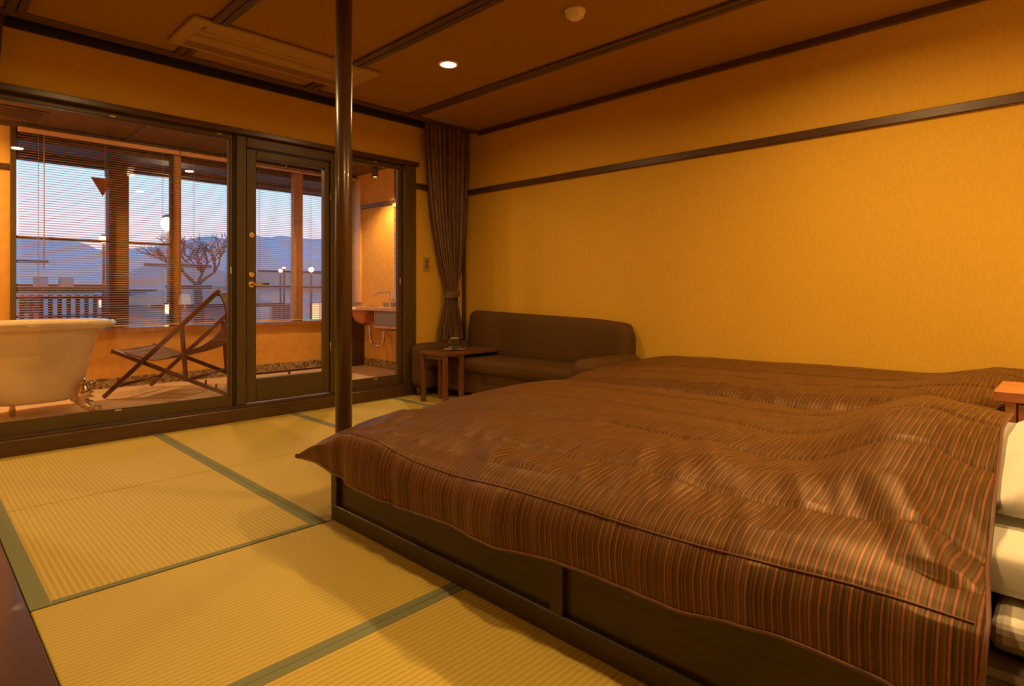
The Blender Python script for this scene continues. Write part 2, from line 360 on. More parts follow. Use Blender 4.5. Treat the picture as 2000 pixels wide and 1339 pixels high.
w2 = fixed_pane('window_2', 2.56, 3.205, 0.03, 0.034)
catch(w2, -4.505, 2.92, 2.085); catch(w2, -4.505, 2.925, .172); catch(w2, -4.503, 3.185, 1.04, .010, .05)
struct('trim_10', MB().box(-4.585, -4.498, 1.705, 1.728, .104, 2.10, .002), M['black'])
struct('trim_11', MB().box(-4.585, -4.49, 2.505, 2.56, .104, 2.10, .004), M['frame'])
# door
dr = thing('door_1', None, None, (-4.55, 1.74, 0.104), kind='structure')
part('door_frame', MB().box(-4.58, -4.485, 1.728, 1.80, .104, 2.10, .005).box(-4.58, -4.485, 1.80, 2.505, 2.02, 2.10, .005).box(-4.58, -4.485, 2.485, 2.505, .104, 2.02, .003), M['frame'], dr)
lf = part('door_leaf', MB().box(-4.565, -4.505, 1.805, 1.880, .112, 2.012, .005).box(-4.565, -4.505, 2.440, 2.482, .112, 2.012, .005)
     .box(-4.565, -4.505, 1.88, 2.44, .112, .286, .005).box(-4.565, -4.505, 1.88, 2.44, 1.955, 2.012, .005), M['frame'], dr)
part('glass_pane', MB().box(-4.54, -4.535, 1.87, 2.45, .276, 1.965), M['glass'], lf)
part('glazing_bar', MB().box(-4.533, -4.52, 1.88, 2.418, 1.905, 1.915).box(-4.533, -4.52, 2.118, 2.126, 1.905, 1.955), M['darkwood'], lf)
XR = Matrix.Rotation(R(90), 4, 'Y')
def disc_x(x, y, z, r_, t, bev=.002):
    m_ = MB(); m_.tube([(x, y, z), (x + t * .8, y, z), (x + t, y, z)], [r_, r_, r_ * .8], 20); return m_
for z in (1.367, 1.071):
    lk = part('lock_cylinder', disc_x(-4.506, 1.842, z, 0.021, 0.010), M['brass'], dr)
    part('key_slot', MB().box(-4.4965, -4.4950, 1.8395, 1.8445, z - .011, z + .011), M['black'], lk)
hd = part('door_handle', disc_x(-4.506, 1.842, 0.998, 0.026, 0.010).tube([(-4.50, 1.842, 0.998), (-4.455, 1.842, .998), (-4.448, 1.85, .999), (-4.448, 1.95, 1.004)], [.010, .010, .011, .009], 12), M['brass'], dr)
part('hinge', MB().tube([(-4.495, 2.487, .45), (-4.495, 2.487, .53)], .007, 10).tube([(-4.495, 2.487, 1.7), (-4.495, 2.487, 1.78)], .007, 10), M['brass'], dr)

# switch plate
sw = thing('light_switch', 'small brownish light switch plate on the wall between window and curtain', 'light switch', (XW, 3.458, 1.20))
part('plate', MB().box(XW, XW + .008, 3.425, 3.492, 1.132, 1.268, .003, 2), M['ivory'], sw)
for z in (1.165, 1.21):
    part('rocker', MB().box(XW + .007, XW + .013, 3.44, 3.477, z, z + .034, .002), M['acslot'], sw)

# ================================================================== pole
pl = thing('round_pole', 'glossy dark brown round floor-to-ceiling pole at the foot of the near bed', 'pole', (-2.427, 1.408, 0))
part('shaft', MB().lathe([(.0372, .0), (.0372, 2.5)], (-2.427, 1.408, 0), 40, cap0=True, cap1=True), M['pole'], pl)
part('collar', MB().lathe([(.038, 2.47), (.047, 2.47), (.047, 2.499), (.038, 2.499)], (-2.427, 1.408, 0), 40), M['pole'], pl)

# ================================================================== ceiling fittings
LN = {(-3.14, 2.62): 'glowing round recessed downlight in the ceiling between the air conditioner and the long wall',
      (-3.14, 0.894): 'recessed downlight in the ceiling before the left window pane, just above the frame',
      (-0.77, 2.61): 'recessed downlight above the beds, seen mirrored in the left window pane near the door',
      (-0.77, 0.894): 'recessed downlight above the tatami, seen mirrored at the far left of the window',
      (-3.14, -0.83): 'recessed downlight above the left end of the window, left of the view',
      (1.5, 2.61): 'added unseen downlight over the head of the far bed, behind the camera',  # no known fixture here, added to brighten the long wall
      (1.5, 0.894): 'recessed downlight over the floor beside the near bed, behind the camera'}
for (x, y), lb in LN.items():
    t = thing('downlight', lb, 'ceiling light', (x, y, CZ), group='recessed room downlights')
    part('trim_ring', MB().lathe([(.052, -.001), (.055, -.005), (.068, -.004), (.071, 0.0), (.071, .001)], (x, y, CZ), 32), M['white'], t)
    part('diffuser', MB().lathe([(.0001, -.008), (.03, -.007), (.052, -.003)], (x, y, CZ), 32), M['diffuser'], t)
    a = area('downlight_glow', (0, 0, -0.012), 0.10, DOWN_W * {(-3.14, 2.62): .40, (-3.14, 0.894): .45, (-3.14, -0.83): .75, (1.5, 2.61): 2.6, (-0.77, 2.61): 1.4, (-0.77, 0.894): .85}.get((x, y), 1.0), spread=R(165)); a.parent = t

sd = thing('smoke_detector', 'round cream smoke detector standing out from the ceiling', 'smoke detector', (-2.03, 2.60, CZ))
part('base', MB().lathe([(.058, 0), (.058, -.016), (.052, -.02)], (-2.03, 2.60, CZ), 32, cap0=True), M['white'], sd)
part('sensor_head', MB().lathe([(.052, -.02), (.050, -.036), (.040, -.040), (.040, -.044), (.030, -.050), (.0001, -.052)], (-2.03, 2.60, CZ), 32), M['white'], sd)

ac = thing('air_conditioner', 'long flat cream ceiling air conditioner panel beside the window wall', 'air conditioner', (-3.82, 1.75, CZ))
part('panel', MB().box(-4.05, -3.585, 1.145, 2.37, CZ - .03, CZ - .001, .022, 3), M['ivory'], ac)
part('air_slot', MB().box(-4.005, -3.915, 1.215, 2.30, CZ - .0315, CZ - .0285, .001), M['acslot'], ac)
part('panel_seam', MB().box(-3.785, -3.781, 1.215, 2.30, CZ - .0308, CZ - .0285).box(-3.72, -3.717, 1.215, 2.30, CZ - .0308, CZ - .0285), M['darkwood'], ac)
part('louver', MB().box(-3.905, -3.80, 1.215, 2.30, CZ - .034, CZ - .0295, .002), M['ivory'], ac)
part('indicator', MB().box(-3.70, -3.65, 1.225, 1.237, CZ - .0312, CZ - .029), M['darkwood'], ac)

hx = thing('ceiling_hatch', 'square ceiling access hatch near the curtain corner', 'hatch', (-3.96, 3.64, CZ))
part('hatch_panel', MB().box(-4.12, -3.85, 3.50, 3.78, CZ - .004, CZ - .0005, .001), M['ceil'], hx)
part('hatch_frame', MB().box(-4.13, -3.84, 3.49, 3.502, CZ - .007, CZ - .0005).box(-4.13, -3.84, 3.778, 3.79, CZ - .007, CZ - .0005)
     .box(-4.13, -4.118, 3.49, 3.79, CZ - .007, CZ - .0005).box(-3.852, -3.84, 3.49, 3.79, CZ - .007, CZ - .0005), M['ivory'], hx)

# ================================================================== curtains
def lerp_tab(tab, x):
    if x <= tab[0][0]: return tab[0][1]
    for (a, va), (b_, vb) in zip(tab, tab[1:]):
        if x <= b_:
            t = (x - a) / (b_ - a); return va + (vb - va) * t
    return tab[-1][1]
def smooth_tab(tab, x):
    """monotone-ish cubic through a table"""
    if x <= tab[0][0]: return tab[0][1]
    if x >= tab[-1][0]: return tab[-1][1]
    for i in range(len(tab) - 1):
        if x <= tab[i + 1][0]:
            x0, y0 = tab[i]; x1, y1 = tab[i + 1]; h = x1 - x0; t = (x - x0) / h
            def sl(k):
                if k <= 0 or k >= len(tab) - 1: 
                    k = min(max(k, 0), len(tab) - 1)
                    a = tab[max(k - 1, 0)]; b_ = tab[min(k + 1, len(tab) - 1)]
                    return (b_[1] - a[1]) / (b_[0] - a[0])
                a, m1, b_ = tab[k - 1], tab[k], tab[k + 1]
                d0 = (m1[1] - a[1]) / (m1[0] - a[0]); d1 = (b_[1] - m1[1]) / (b_[0] - m1[0])
                return 0 if d0 * d1 <= 0 else 2 * d0 * d1 / (d0 + d1)
            m0, m1 = sl(i) * h, sl(i + 1) * h
            return (2 * t**3 - 3 * t**2 + 1) * y0 + (t**3 - 2 * t**2 + t) * m0 + (-2 * t**3 + 3 * t**2) * y1 + (t**3 - t**2) * m1
CL_ = [(0.02, 3.50), (0.30, 3.515), (0.52, 3.535), (0.88, 3.612), (0.95, 3.612), (1.18, 3.555), (1.5, 3.475), (1.78, 3.425), (2.2, 3.385), (2.57, 3.365)]
CR_ = [(0.02, 3.86), (0.30, 3.86), (0.52, 3.845), (0.88, 3.772), (0.95, 3.772), (1.18, 3.825), (1.5, 3.865), (1.78, 3.885), (2.2, 3.905), (2.57, 3.91)]
def curtain(name, label, flip):
    t = thing(name, label, 'curtain', (-4.38, 3.69 if not flip else 0.16, 0.02 if flip else .482))
    NP, NZ = 150, 80; ZB = .02 if flip else .482
    P, UV = [], []
    for j in range(NZ + 1):
        z = ZB + (2.57 - ZB) * j / NZ
        a, b_ = smooth_tab(CL_, z), smooth_tab(CR_, z); row, ur = [], []
        wd = b_ - a; tie = math.exp(-((z - .915) / .10) ** 2)
        for i in range(NP + 1):
            s = i / NP
            ph = s * 13 * 2 * math.pi + 0.5 * math.sin(7 * s + z * 0.8) + .5 * noise.noise(Vector((s * 5, z * .7, 1)))
            amp = 0.026 * (1 - .55 * tie) * (1 + .4 * math.sin(s * 17))
            y = a + wd * (s + 0.012 * math.sin(ph * 2)); x = -4.385 + amp * math.sin(ph) + 0.03 * tie * math.sin(math.pi * s)
            if flip: y = 3.785 - y
            row.append((x, y, z)); ur.append((s * 1.35, z))
        P.append(row); UV.append(ur)
    o = part('cloth', MB().grid(P, UV), M['curtain'], t)
    tb = []
    for j in range(5):
        z = .885 + .06 * j / 4; row = []
        for i in range(41):
            an = 2 * math.pi * i / 40
            y = 3.692 + .088 * math.cos(an); x = -4.372 + .044 * math.sin(an) + .004 * math.sin(math.pi * j / 4)
            if flip: y = 3.785 - y
            row.append((x, y, z + .008 * math.cos(an)))
        tb.append(row)
    part('tie_band', MB().grid(tb), mat('tie_cloth', (0.16, .095, .035), .6), t)
    return t
curtain('curtain', 'striped brown curtain gathered by a tie in the right corner of the window wall', False)
curtain('curtain', 'striped brown curtain tied back at the far left end of the window', True)
struct('trim_12', MB().box(-4.42, -4.36, YS, YN - .01, CZ + .03, CZ + .045), M['darkwood'])

# ================================================================== sofa
sf = thing('sofa', 'low dark brown cloth sofa with rounded arms in the corner under the wall', 'sofa', (-3.4, 3.6, 0))
part('base', MB().box(-4.22, -2.56, 3.40, 3.90, 0.07, 0.30, .02, 2), M['sofa'], sf)
part('seat_cushion', MB().box(-4.20, -2.575, 3.358, 3.78, 0.255, 0.375, .045, 4), M['sofa'], sf)
# backrest as a softly domed block
P = []
NX, NZ_ = 40, 16
bm_ = MB()
def backrest():
    rows = []
    for i in range(NX + 1):
        s = i / NX; x = -4.245 + s * (4.245 - 2.448)
        e = min(s, 1 - s) * 2; rnd_ = min(1, (e / 0.10)) ; k = math.sqrt(max(0, 1 - (1 - rnd_) ** 2)) if rnd_ < 1 else 1
        top = 0.60 + (0.165 - .045 * s) * (0.35 + .65 * k) - .02 * max(0, s - .8) * 5
        ring = []
        N = 28
        for q in range(N):
            an = 2 * math.pi * q / N
            cy, cz = math.cos(an), math.sin(an)
            sy = math.copysign(abs(cy) ** .45, cy); sz = math.copysign(abs(cz) ** .45, cz)
            hy = 0.085 * (0.55 + .45 * k); hz = (top - .33) / 2
            zz = (top + .33) / 2 + hz * sz
            lean = (zz - .33) * .12
            ring.append((x, 3.822 + hy * sy + lean * .4, zz))
        ring.append(ring[0]); rows.append(ring)
    m_ = MB().grid(rows)
    m_.bm.verts.ensure_lookup_table()
    n_ = len(rows[0])
    m_.bm.faces.new([m_.bm.verts[i] for i in range(n_ - 1)]); m_.bm.faces.new([m_.bm.verts[len(m_.bm.verts) - n_ + i] for i in range(n_ - 1)])
    bmesh.ops.remove_doubles(m_.bm, verts=m_.bm.verts, dist=1e-5)
    return m_
part('backrest', backrest(), M['sofa'], sf)
for (x0, x1) in ((-4.43, -4.20), (-2.585, -2.375)):
    part('arm', MB().box(x0, x1, 3.225, 3.90, 0.07, 0.475, .075, 5), M['sofa'], sf)
for (x, y) in ((-4.36, 3.30), (-2.46, 3.30), (-4.36, 3.82), (-2.46, 3.82)):
    part('leg', MB().lathe([(.028, 0), (.032, .08)], (x, y, 0), 16, cap0=True, cap1=True), M['darkwood'], sf)

# side table
tb = thing('side_table', 'small reddish wooden side table in front of the sofa, its top reaching over the seat', 'side table', (-3.95, 3.25, 0))
part('table_top', MB().box(-4.13, -3.79, 3.115, 3.735, .405, .43, .003), M['tablewood'], tb)
for (x, y, w_) in ((-4.095, 3.14, .018), (-3.805, 3.14, .018), (-3.815, 3.325, .018), (-4.09, 3.325, .018)):
    part('leg', MB().box(x - w_, x + w_, y - w_, y + w_, 0.002, .404, .002), M['tablewood'], tb)
for y in (3.14, 3.325): part('apron', MB().box(-4.08, -3.82, y - .007, y + .007, .375, .404, .002), M['tablewood'], tb)

sc_ = thing('saucer', 'thin pale saucer under the glass bowl on the side table', 'saucer', (-3.99, 3.40, .43))
part('dish', MB().lathe([(.0001, 0.0), (.05, 0.0), (.095, .008), (.097, .010), (.05, .003), (.0001, .003)], (-3.99, 3.40, .4305), 36), M['silver'], sc_)
gb = thing('glass_bowl', 'small round greenish glass jar standing on the side table', 'jar', (-3.99, 3.40, .434))
part('bowl', MB().lathe([(.0001, 0.001), (.025, 0.001), (.050, .020), (.058, .048), (.052, .076), (.037, .094), (.039, .100), (.035, .100), (.034, .094), (.048, .075), (.053, .048), (.046, .023), (.023, .006), (.0001, .006)], (-3.99, 3.40, .4340), 36), M['bowlglass'], gb)
part('rim', MB().tube([(-3.99 + .038 * math.cos(a_ * math.pi / 12), 3.40 + .038 * math.sin(a_ * math.pi / 12), .534) for a_ in range(24)], .003, 8, closed=True), M['silver'], gb)
part('filling', MB().lathe([(.0001, .008), (.022, .010), (.042, .030), (.048, .045), (.0001, .054)], (-3.99, 3.40, .4345), 24), mat('leafy_filling', (.10, .09, .03), .7, var=.4, vscale=60), gb)

# ================================================================== bed platform
bf = thing('bed_platform', 'dark wooden panelled platform carrying both beds', 'bed frame', (-1.0, 2.5, 0))
part('side_rail', MB().box(-2.255, 0.36, 1.25, 1.285, 0.003, .067, .003), M['bedwood'], bf, label='low bottom rail along the tatami')
part('side_rail', MB().box(-2.255, 0.36, 1.25, 1.285, .262, .315, .003), M['bedwood'], bf)
for x in (-2.255, -1.062, 0.131, .32):
    part('stile', MB().box(x, x + .042, 1.2495, 1.285, .067, .262, .002), M['bedwood'], bf)
for (x0, x1) in ((-2.213, -1.062), (-1.02, .131), (.173, .32)):
    part('side_panel', MB().box(x0, x1, 1.268, 1.28, .067, .262), M['bedwood'], bf)
part('foot_board', MB().box(-2.255, -2.22, 1.286, 3.88, .003, .315, .003), M['bedwood'], bf)
part('platform_top', MB().box(-2.218, .36, 1.286, 3.90, .262, .282), M['bedwood'], bf)
part('headboard', MB().box(.36, .42, 1.25, 3.90, .003, .95, .006), M['bedwood'], bf)
part('far_side_rail', MB().box(-2.218, .36, 3.87, 3.90, .003, .26), M['bedwood'], bf)

def mattress(y0, y1, label, x0=-2.05, top=.40, bot=.283):
    t = thing('mattress', label, 'mattress', ((x0 + .3) / 2, (y0 + y1) / 2, .283))
    rows = []
    N1, N2 = 40, 40
    for i in range(N1 + 1):
        x = x0 + (.345 - x0) * i / N1; e = min(i, N1 - i) / 2.0; ins = .02 * max(0, 1 - e) ** 2
        tp = top + (.046 * min(1, max(0, (x + 1.0) / .45)) if bot > .3 else 0); ring = []
        for q in range(N2):
            an = 2 * math.pi * (q + .5) / N2; c, s_ = math.cos(an), math.sin(an)
            ring.append((x, (y0 + y1) / 2 + math.copysign(abs(c) ** .22, c) * ((y1 - y0) / 2 - ins), (bot + tp) / 2 + math.copysign(abs(s_) ** .38, s_) * ((tp - bot) / 2 - ins)))
        rows.append(ring + [ring[0]])
    m_ = MB().grid(rows); m_.bm.verts.ensure_lookup_table(); n_ = N2 + 1
    m_.bm.faces.new([m_.bm.verts[i] for i in range(n_ - 1)]); m_.bm.faces.new([m_.bm.verts[len(m_.bm.verts) - n_ + i] for i in range(n_ - 1)])
    bmesh.ops.remove_doubles(m_.bm, verts=m_.bm.verts, dist=1e-5)
    part('mattress_body', m_, M['linen'], t)
    return t
mattress(1.49, 2.60, 'white sheeted mattress of the near bed, showing past the duvet end', top=.402, bot=.342)
mattress(3.00, 3.84, 'white sheeted mattress of the far bed beneath its duvet', top=.385)
part('under_mattress_sheet', MB().box(-.13, .345, 1.405, 2.62, .284, .34, .02, 3), M['linen'], None)
bpy.data.objects['under_mattress_sheet']['label'] = 'folded white under-blanket sticking out below the near mattress edge'
bpy.data.objects['under_mattress_sheet']['category'] = 'blanket'
def cover_z(rows, x, y):
    ys = [r[0] for r in rows]
    if y <= ys[0] or y >= ys[-1]: return 9
    for a, b_ in zip(rows, rows[1:]):
        if a[0] <= y <= b_[0] and b_[0] > a[0]:
            f_ = (y - a[0]) / (b_[0] - a[0]); return smooth_tab(a[1], x) * (1 - f_) + smooth_tab(b_[1], x) * f_
    return 9
def pillow(cx, cy, z, lx, ly, h, label, rz=0, name='pillow', cover=None):
    t = thing(name, label, 'pillow', (cx, cy, z), rz, group='white pillows')
    N = 26; rows_t, rows_b = [], []
    for s in (1, -1):
        rows = []
        for i in range(N + 1):
            row = []
            for j in range(N + 1):
                a, b_ = i / N * 2 - 1, j / N * 2 - 1
                k = ((1 - abs(a) ** 3.2) * (1 - abs(b_) ** 3.2)) ** .45 if abs(a) < 1 and abs(b_) < 1 else 0
                px = a * lx / 2 * (1 - .05 * b_ * b_); py = b_ * ly / 2 * (1 - .05 * a * a)
                wr = .008 * noise.noise(Vector((a * 3, b_ * 3, cx * 5 + cy + s)))
                pz = .05 + (h - .05) * k + wr * k if s == 1 else .05 * (1 - k) + .003
                if cover and s == 1 and k > 0:
                    lim = cover_z(cover, px + cx, py + cy) - .028 - z + .05 * max(0, min(1, (px + cx + .16) / .08))
                    pz = max(min(pz, lim), .006)
                elif cover and k == 0:
                    pz = max(.005, min(pz, cover_z(cover, px + cx, py + cy) - .03 - z))
                row.append((px, py, pz))
            rows.append(row)
        (rows_t if s == 1 else rows_b).append(rows)
    m_ = MB().grid(rows_t[0]).grid(rows_b[0]); bmesh.ops.remove_doubles(m_.bm, verts=m_.bm.verts, dist=1e-5)
    part('pillow_case', m_, M['linen'], t, local=True)
    return t
# ================================================================== duvets
def duvet(name, label, rows, xf, seedv, foot_drop=True, NXn=420):
    """rows: list of (y, [(x,z)...] table, x_head, foot_z, seam?) from near hem to far hem"""
    # cross-section stations
    S = [0.0]
    for a, b_ in zip(rows, rows[1:]):
        S.append(S[-1] + math.hypot(b_[0] - a[0], (b_[3] - a[3]) or .0001) + .0)
    tot = 0; st = []
    t = thing(name, label, 'duvet', (-1.2, (rows[0][0] + rows[-1][0]) / 2, .28))
    NS = 120
    # resample parameter k in [0,len-1]
    pts_per = NS / (len(rows) - 1)
    P, UV = [], []
    for i in range(NXn + 1):
        s = i / NXn
        row, ur = [], []
        col_y = []; col_z = []; col_x = []
        for k, (y, tab, xh, fz, seam, *_q) in enumerate(rows):
            xf_ = xf - (.035 if y < 1.21 else .015 if y < 1.3 else 0)
            x = xf_ + (xh - xf_) * s
            z = smooth_tab([(xf_, fz)] + [q for q in tab if q[0] > xf + .05], x)
            col_x.append((k, x)); col_z.append((k, z)); col_y.append((k, y))
        for j in range(NS + 1):
            k = j / NS * (len(rows) - 1)
            x, y, z = smooth_tab(col_x, k), smooth_tab(col_y, k), smooth_tab(col_z, k)
            fr = k - math.floor(k); ki = int(math.floor(k))
            # quilted seams
            near = min(fr, 1 - fr); kk = int(round(k))
            sm = rows[kk][4] if kk < len(rows) else 0
            dist = near * 0.33
            if sm: z -= (0.009 if sm == 1 else .003) * math.exp(-(dist / .010) ** 2)
            v = Vector((x * 2.2, y * 2.2, seedv))
            z += 0.010 * noise.noise(v * 1.3) * rows[min(ki, len(rows) - 1)][5]
            # creases running across the bed beside the seams
            c = noise.noise(Vector((x * 7.0 + y * 3.0, y * 2.2, seedv + 9)))
            c2 = noise.noise(Vector((x * 16.0 + y * 7, y * 4, seedv + 3)))
            ft = max(0, min(1, (x - xf - .02) / .35)); ft = ft * ft * (3 - 2 * ft)
            c = (c * 1.6 if c > 0 else c * .8) * (.15 + .85 * ft); c2 *= .15 + .85 * ft
            z += (0.012 * c + .005 * c2) * rows[min(ki, len(rows) - 1)][6]
            y += -(0.016 * c + .007 * c2) * rows[min(ki, len(rows) - 1)][7]
            # foot end droops
            dxf = x - xf
            if dxf < .25: z -= 0.0
            if False and s < 0.008:
                z -= (0.008 - s) / .008 * .03; x = x + .0
            row.append((x, y, z)); ur.append((x, y))
        P.append(row); UV.append(ur)
    m_ = MB().grid(P, UV)
    o = part('duvet_cover', m_, M['duvet'], t)
    md = o.modifiers.new('thick', 'SOLIDIFY'); md.thickness = .012; md.offset = -1
    # piping / stitched seams as parts
    for k, (y, tab, xh, fz, seam, *_r) in enumerate(rows):
        if seam >= 2:
            j = int(round(k / (len(rows) - 1) * NS))
            pts = [(P[i][j][0], P[i][j][1] - (.0015 if seam == 2 else 0), P[i][j][2] + .002) for i in range(6, NXn - 2, 3)]
            part('piping', MB().tube(pts, .0022, 6), M['duvet_edge'], t)
    hem = [(P[i][0][0], P[i][0][1], P[i][0][2]) for i in range(0, NXn + 1, 3)] + [(P[NXn][j][0], P[NXn][j][1], P[NXn][j][2]) for j in range(1, NS + 1, 2)]
    part('hem', MB().tube(hem, .0045, 6), M['duvet_edge'], t)
    return t
HEM = [(-2.248, .257), (-2.14, .240), (-2.056, .236), (-1.918, .222), (-1.766, .216), (-1.597, .222), (-1.409, .229), (-1.268, .230), (-1.112, .238), (-1.007, .250), (-0.852, .254), (-0.70, .256), (-0.621, .258), (-0.555, .268), (-0.438, .285), (-0.335, .284), (-0.238, .279), (-0.118, .277)]
PIPE = [(-1.999, .411), (-1.859, .412), (-1.716, .393), (-1.558, .380), (-1.428, .378), (-1.161, .392), (-0.894, .399), (-0.68, .402), (-0.454, .411), (-0.275, .421), (-0.112, .418)]
MID = [(-2.05, .400), (-1.86, .420), (-1.6, .415), (-1.3, .425), (-1.0, .440), (-0.6, .448), (-0.3, .458), (-0.12, .435)]
Q1 = [(-2.1, .395), (-1.922, .412), (-1.719, .429), (-1.577, .438), (-1.374, .442), (-1.115, .448), (-0.967, .462), (-0.775, .465), (-0.663, .456), (-0.469, .462), (-0.271, .480), (-0.203, .473), (-0.161, .445), (-0.134, .435)]
Q2 = [(-2.25, .385), (-2.069, .408), (-1.741, .436), (-1.464, .453), (-1.226, .470), (-0.84, .470), (-0.681, .464), (-0.54, .486), (-0.413, .553), (-0.344, .574), (-0.274, .565), (-0.216, .538), (-0.15, .530)]
Q3 = [(-2.25, .42), (-2.051, .440), (-1.724, .462), (-1.444, .469), (-0.95, .472), (-0.767, .462), (-0.604, .493), (-0.515, .543), (-0.459, .578), (-0.405, .600), (-0.353, .610), (-0.303, .604), (-0.255, .588), (-0.167, .575)]
Q4 = [(-2.25, .43), (-2.0, .447), (-1.6, .460), (-1.2, .464), (-0.9, .455), (-0.72, .470), (-0.58, .520), (-0.45, .570), (-0.38, .585), (-0.30, .575), (-0.17, .555)]
FAR = [(-2.25, .425), (-2.12, .437), (-1.71, .441), (-1.418, .450), (-1.021, .446), (-0.891, .438), (-0.731, .450), (-0.62, .470), (-0.5, .490), (-0.38, .495), (-0.17, .49)]
sh = lambda T, dz: [(x, z - dz) for x, z in T]
mixt = lambda A, B, t: [(x, (1 - t) * smooth_tab(A, x) + t * smooth_tab(B, x)) for x in [-2.2 + .1 * i for i in range(21)] + [-.13]]
R1 = [ # y, table, x head, z foot, seam, lowfreq, crease z, crease y
 (1.175, HEM, -.118, .246, 0, .3, .3, 1.6),
 (1.168, mixt(HEM, PIPE, .5), -.115, .250, 0, .3, .2, 1.3),
 (1.200, PIPE, -.112, .258, 2, .4, .3, .5),
 (1.285, MID, -.120, .300, 0, .8, 1.6, 1.0),
 (1.420, Q1, -.134, .335, 1, .9, 1.5, .3),
 (1.600, sh(mixt(Q1, Q2, .5), -.012), -.140, .362, 0, .9, .7, 0),
 (1.800, Q2, -.150, .370, 1, .5, .2, 0),
 (1.960, sh(mixt(Q2, Q3, .5), -.010), -.157, .385, 0, .6, .15, 0),
 (2.120, Q3, -.165, .395, 1, .4, .1, 0),
 (2.450, sh(Q4, -.006), -.168, .405, 1, .5, .2, 0),
 (2.700, FAR, -.248, .405, 0, .4, .4, 0),
 (2.765, sh(FAR, .07), -.248, .35, 0, .3, .3, .3),
 (2.775, sh(FAR, .15), -.248, .30, 0, .2, .2, .3)]
duvet('duvet', 'rust and olive striped satin duvet of the near bed, hanging over the dark platform side', R1, -2.375, 1.0)
B2N = [(-2.25, .412), (-1.804, .443), (-1.523, .460), (-1.097, .463), (-0.869, .468), (-0.666, .476), (-0.482, .500), (-.35, .51), (-.17, .49)]
B2M = [(-2.25, .44), (-1.8, .475), (-1.2, .488), (-.8, .495), (-.6, .515), (-.42, .565), (-.3, .575), (-.15, .55)]
B2F = [(-2.33, .455), (-2.253, .471), (-2.117, .486), (-1.811, .494), (-1.468, .498), (-0.891, .508), (-0.60, .509), (-0.51, .512), (-0.423, .528), (-0.32, .554), (-0.241, .563), (-.15, .56)]
R2 = [
 (2.800, sh(B2N, .17), -.250, .27, 0, .2, .2, .3),
 (2.810, sh(B2N, .10), -.250, .32, 0, .2, .3, .4),
 (2.855, sh(B2N, .035), -.250, .375, 0, .4, .8, .4),
 (2.930, B2N, -.250, .400, 1, .5, .8, .1),
 (3.150, sh(mixt(B2N, B2M, .5), -.010), -.15, .425, 1, .7, .5, 0),
 (3.450, B2M, -.15, .440, 1, .7, .3, 0),
 (3.700, sh(mixt(B2M, B2F, .5), -.008), -.15, .450, 1, .5, .2, 0),
 (3.860, B2F, -.15, .450, 0, .3, .2, 0),
 (3.912, sh(B2F, .06), -.15, .40, 0, .2, .1, 0)]
duvet('duvet', 'striped satin duvet of the far bed against the long wall', R2, -2.345, 5.0, NXn=320)

pillow(-0.16, 2.10, .455, .56, .92, .15, 'plump white pillow at the head of the near bed', cover=R1)
pillow(-0.12, 3.42, .388, .44, .72, .16, 'white pillow of the far bed behind the bedside cabinet', cover=R2)
# ================================================================== bedside cabinet and lamp
ns = thing('bedside_cabinet', 'reddish wooden bedside cabinet between the heads of the two beds', 'cabinet', (0.0, 2.82, .283))
part('cabinet_top', MB().box(-.235, .30, 2.675, 2.985, .563, .60, .003), M['nightwood'], ns)
part('cabinet_side', MB().box(-.205, -.175, 2.70, 2.965, .283, .562, .002), M['nightwood'], ns)
part('drawer_front', MB().box(-.172, .27, 2.712, 2.722, .415, .555, .003), M['nightwood'], ns)
part('cabinet_body', MB().box(-.174, .27, 2.724, 2.96, .283, .555, .002), M['nightwood'], ns)
lp = thing('table_lamp', 'small shaded lamp on the bedside cabinet, past the right edge of view', 'lamp', (.12, 2.83, .6005))
part('lamp_base', MB().lathe([(.06, 0), (.06, .012), (.015, .03), (.012, .16)], (.12, 2.83, .6005), 24, cap0=True, cap1=True), M['darkwood'], lp)
part('lamp_shade', MB().lathe([(.085, .15), (.065, .30)], (.12, 2.83, .6005), 32), M['shade'], lp)
pt = bpy.data.lights.new('bulb', 'POINT'); pt.energy = 26; pt.color = WARM; pt.shadow_soft_size = .04
po = bpy.data.objects.new('bulb', pt); COL.objects.link(po); po.parent = lp; po.location = (0, 0, .22)

# ================================================================== balcony room
XO = -6.85
struct('floor_balcony', MB().box(-6.95, -4.62, -1.3, 4.25, -0.12, 0.0), M['balcfloor'])
struct('ceiling_balcony', MB().box(-7.0, -4.60, -1.4, 4.4, 2.44, 2.62), M['balcceil'])
struct('wall_outer', MB().box(XO - .12, XO, 0.70, 4.25, -.12, 0.545).box(XO - .12, XO, -1.4, 0.70, -.12, 2.44), M['plaster'])
struct('wall_balcony_left', MB().box(-7.0, -4.60, -1.4, -1.28, -.12, 2.44), M['plaster'])
struct('wall_balcony_right', MB().box(-6.97, -5.985, 4.15, 4.27, -.12, 2.44).box(-5.985, -4.6, 4.15, 4.27, -.12, .70), M['plaster'])
struct('trim_13', MB().box(XO - .12, XO + .03, -1.3, 4.15, 2.405, 2.44, .003), M['beam'])
struct('trim_14', MB().box(XO - .13, XO + .045, .68, 4.15, .545, .585, .004), M['counter'], 'window sill board')
struct('trim_15', MB().box(XO, XO + .02, -1.28, .70, 2.025, 2.072, .003), M['darkwood'])
struct('trim_16', MB().box(-6.84, -5.99, 4.128, 4.15, 1.995, 2.04, .003), M['darkwood'])
struct('trim_17', MB().box(XO - .10, XO + .03, .685, .728, .585, 2.405, .003), M['frame'])
struct('trim_18', MB().box(-6.845, -6.70, 4.125, 4.149, .80, 2.40, .003), M['post'])
struct('trim_19', MB().box(-5.985, -4.6, 4.15, 4.27, 2.0, 2.44), M['beam'])
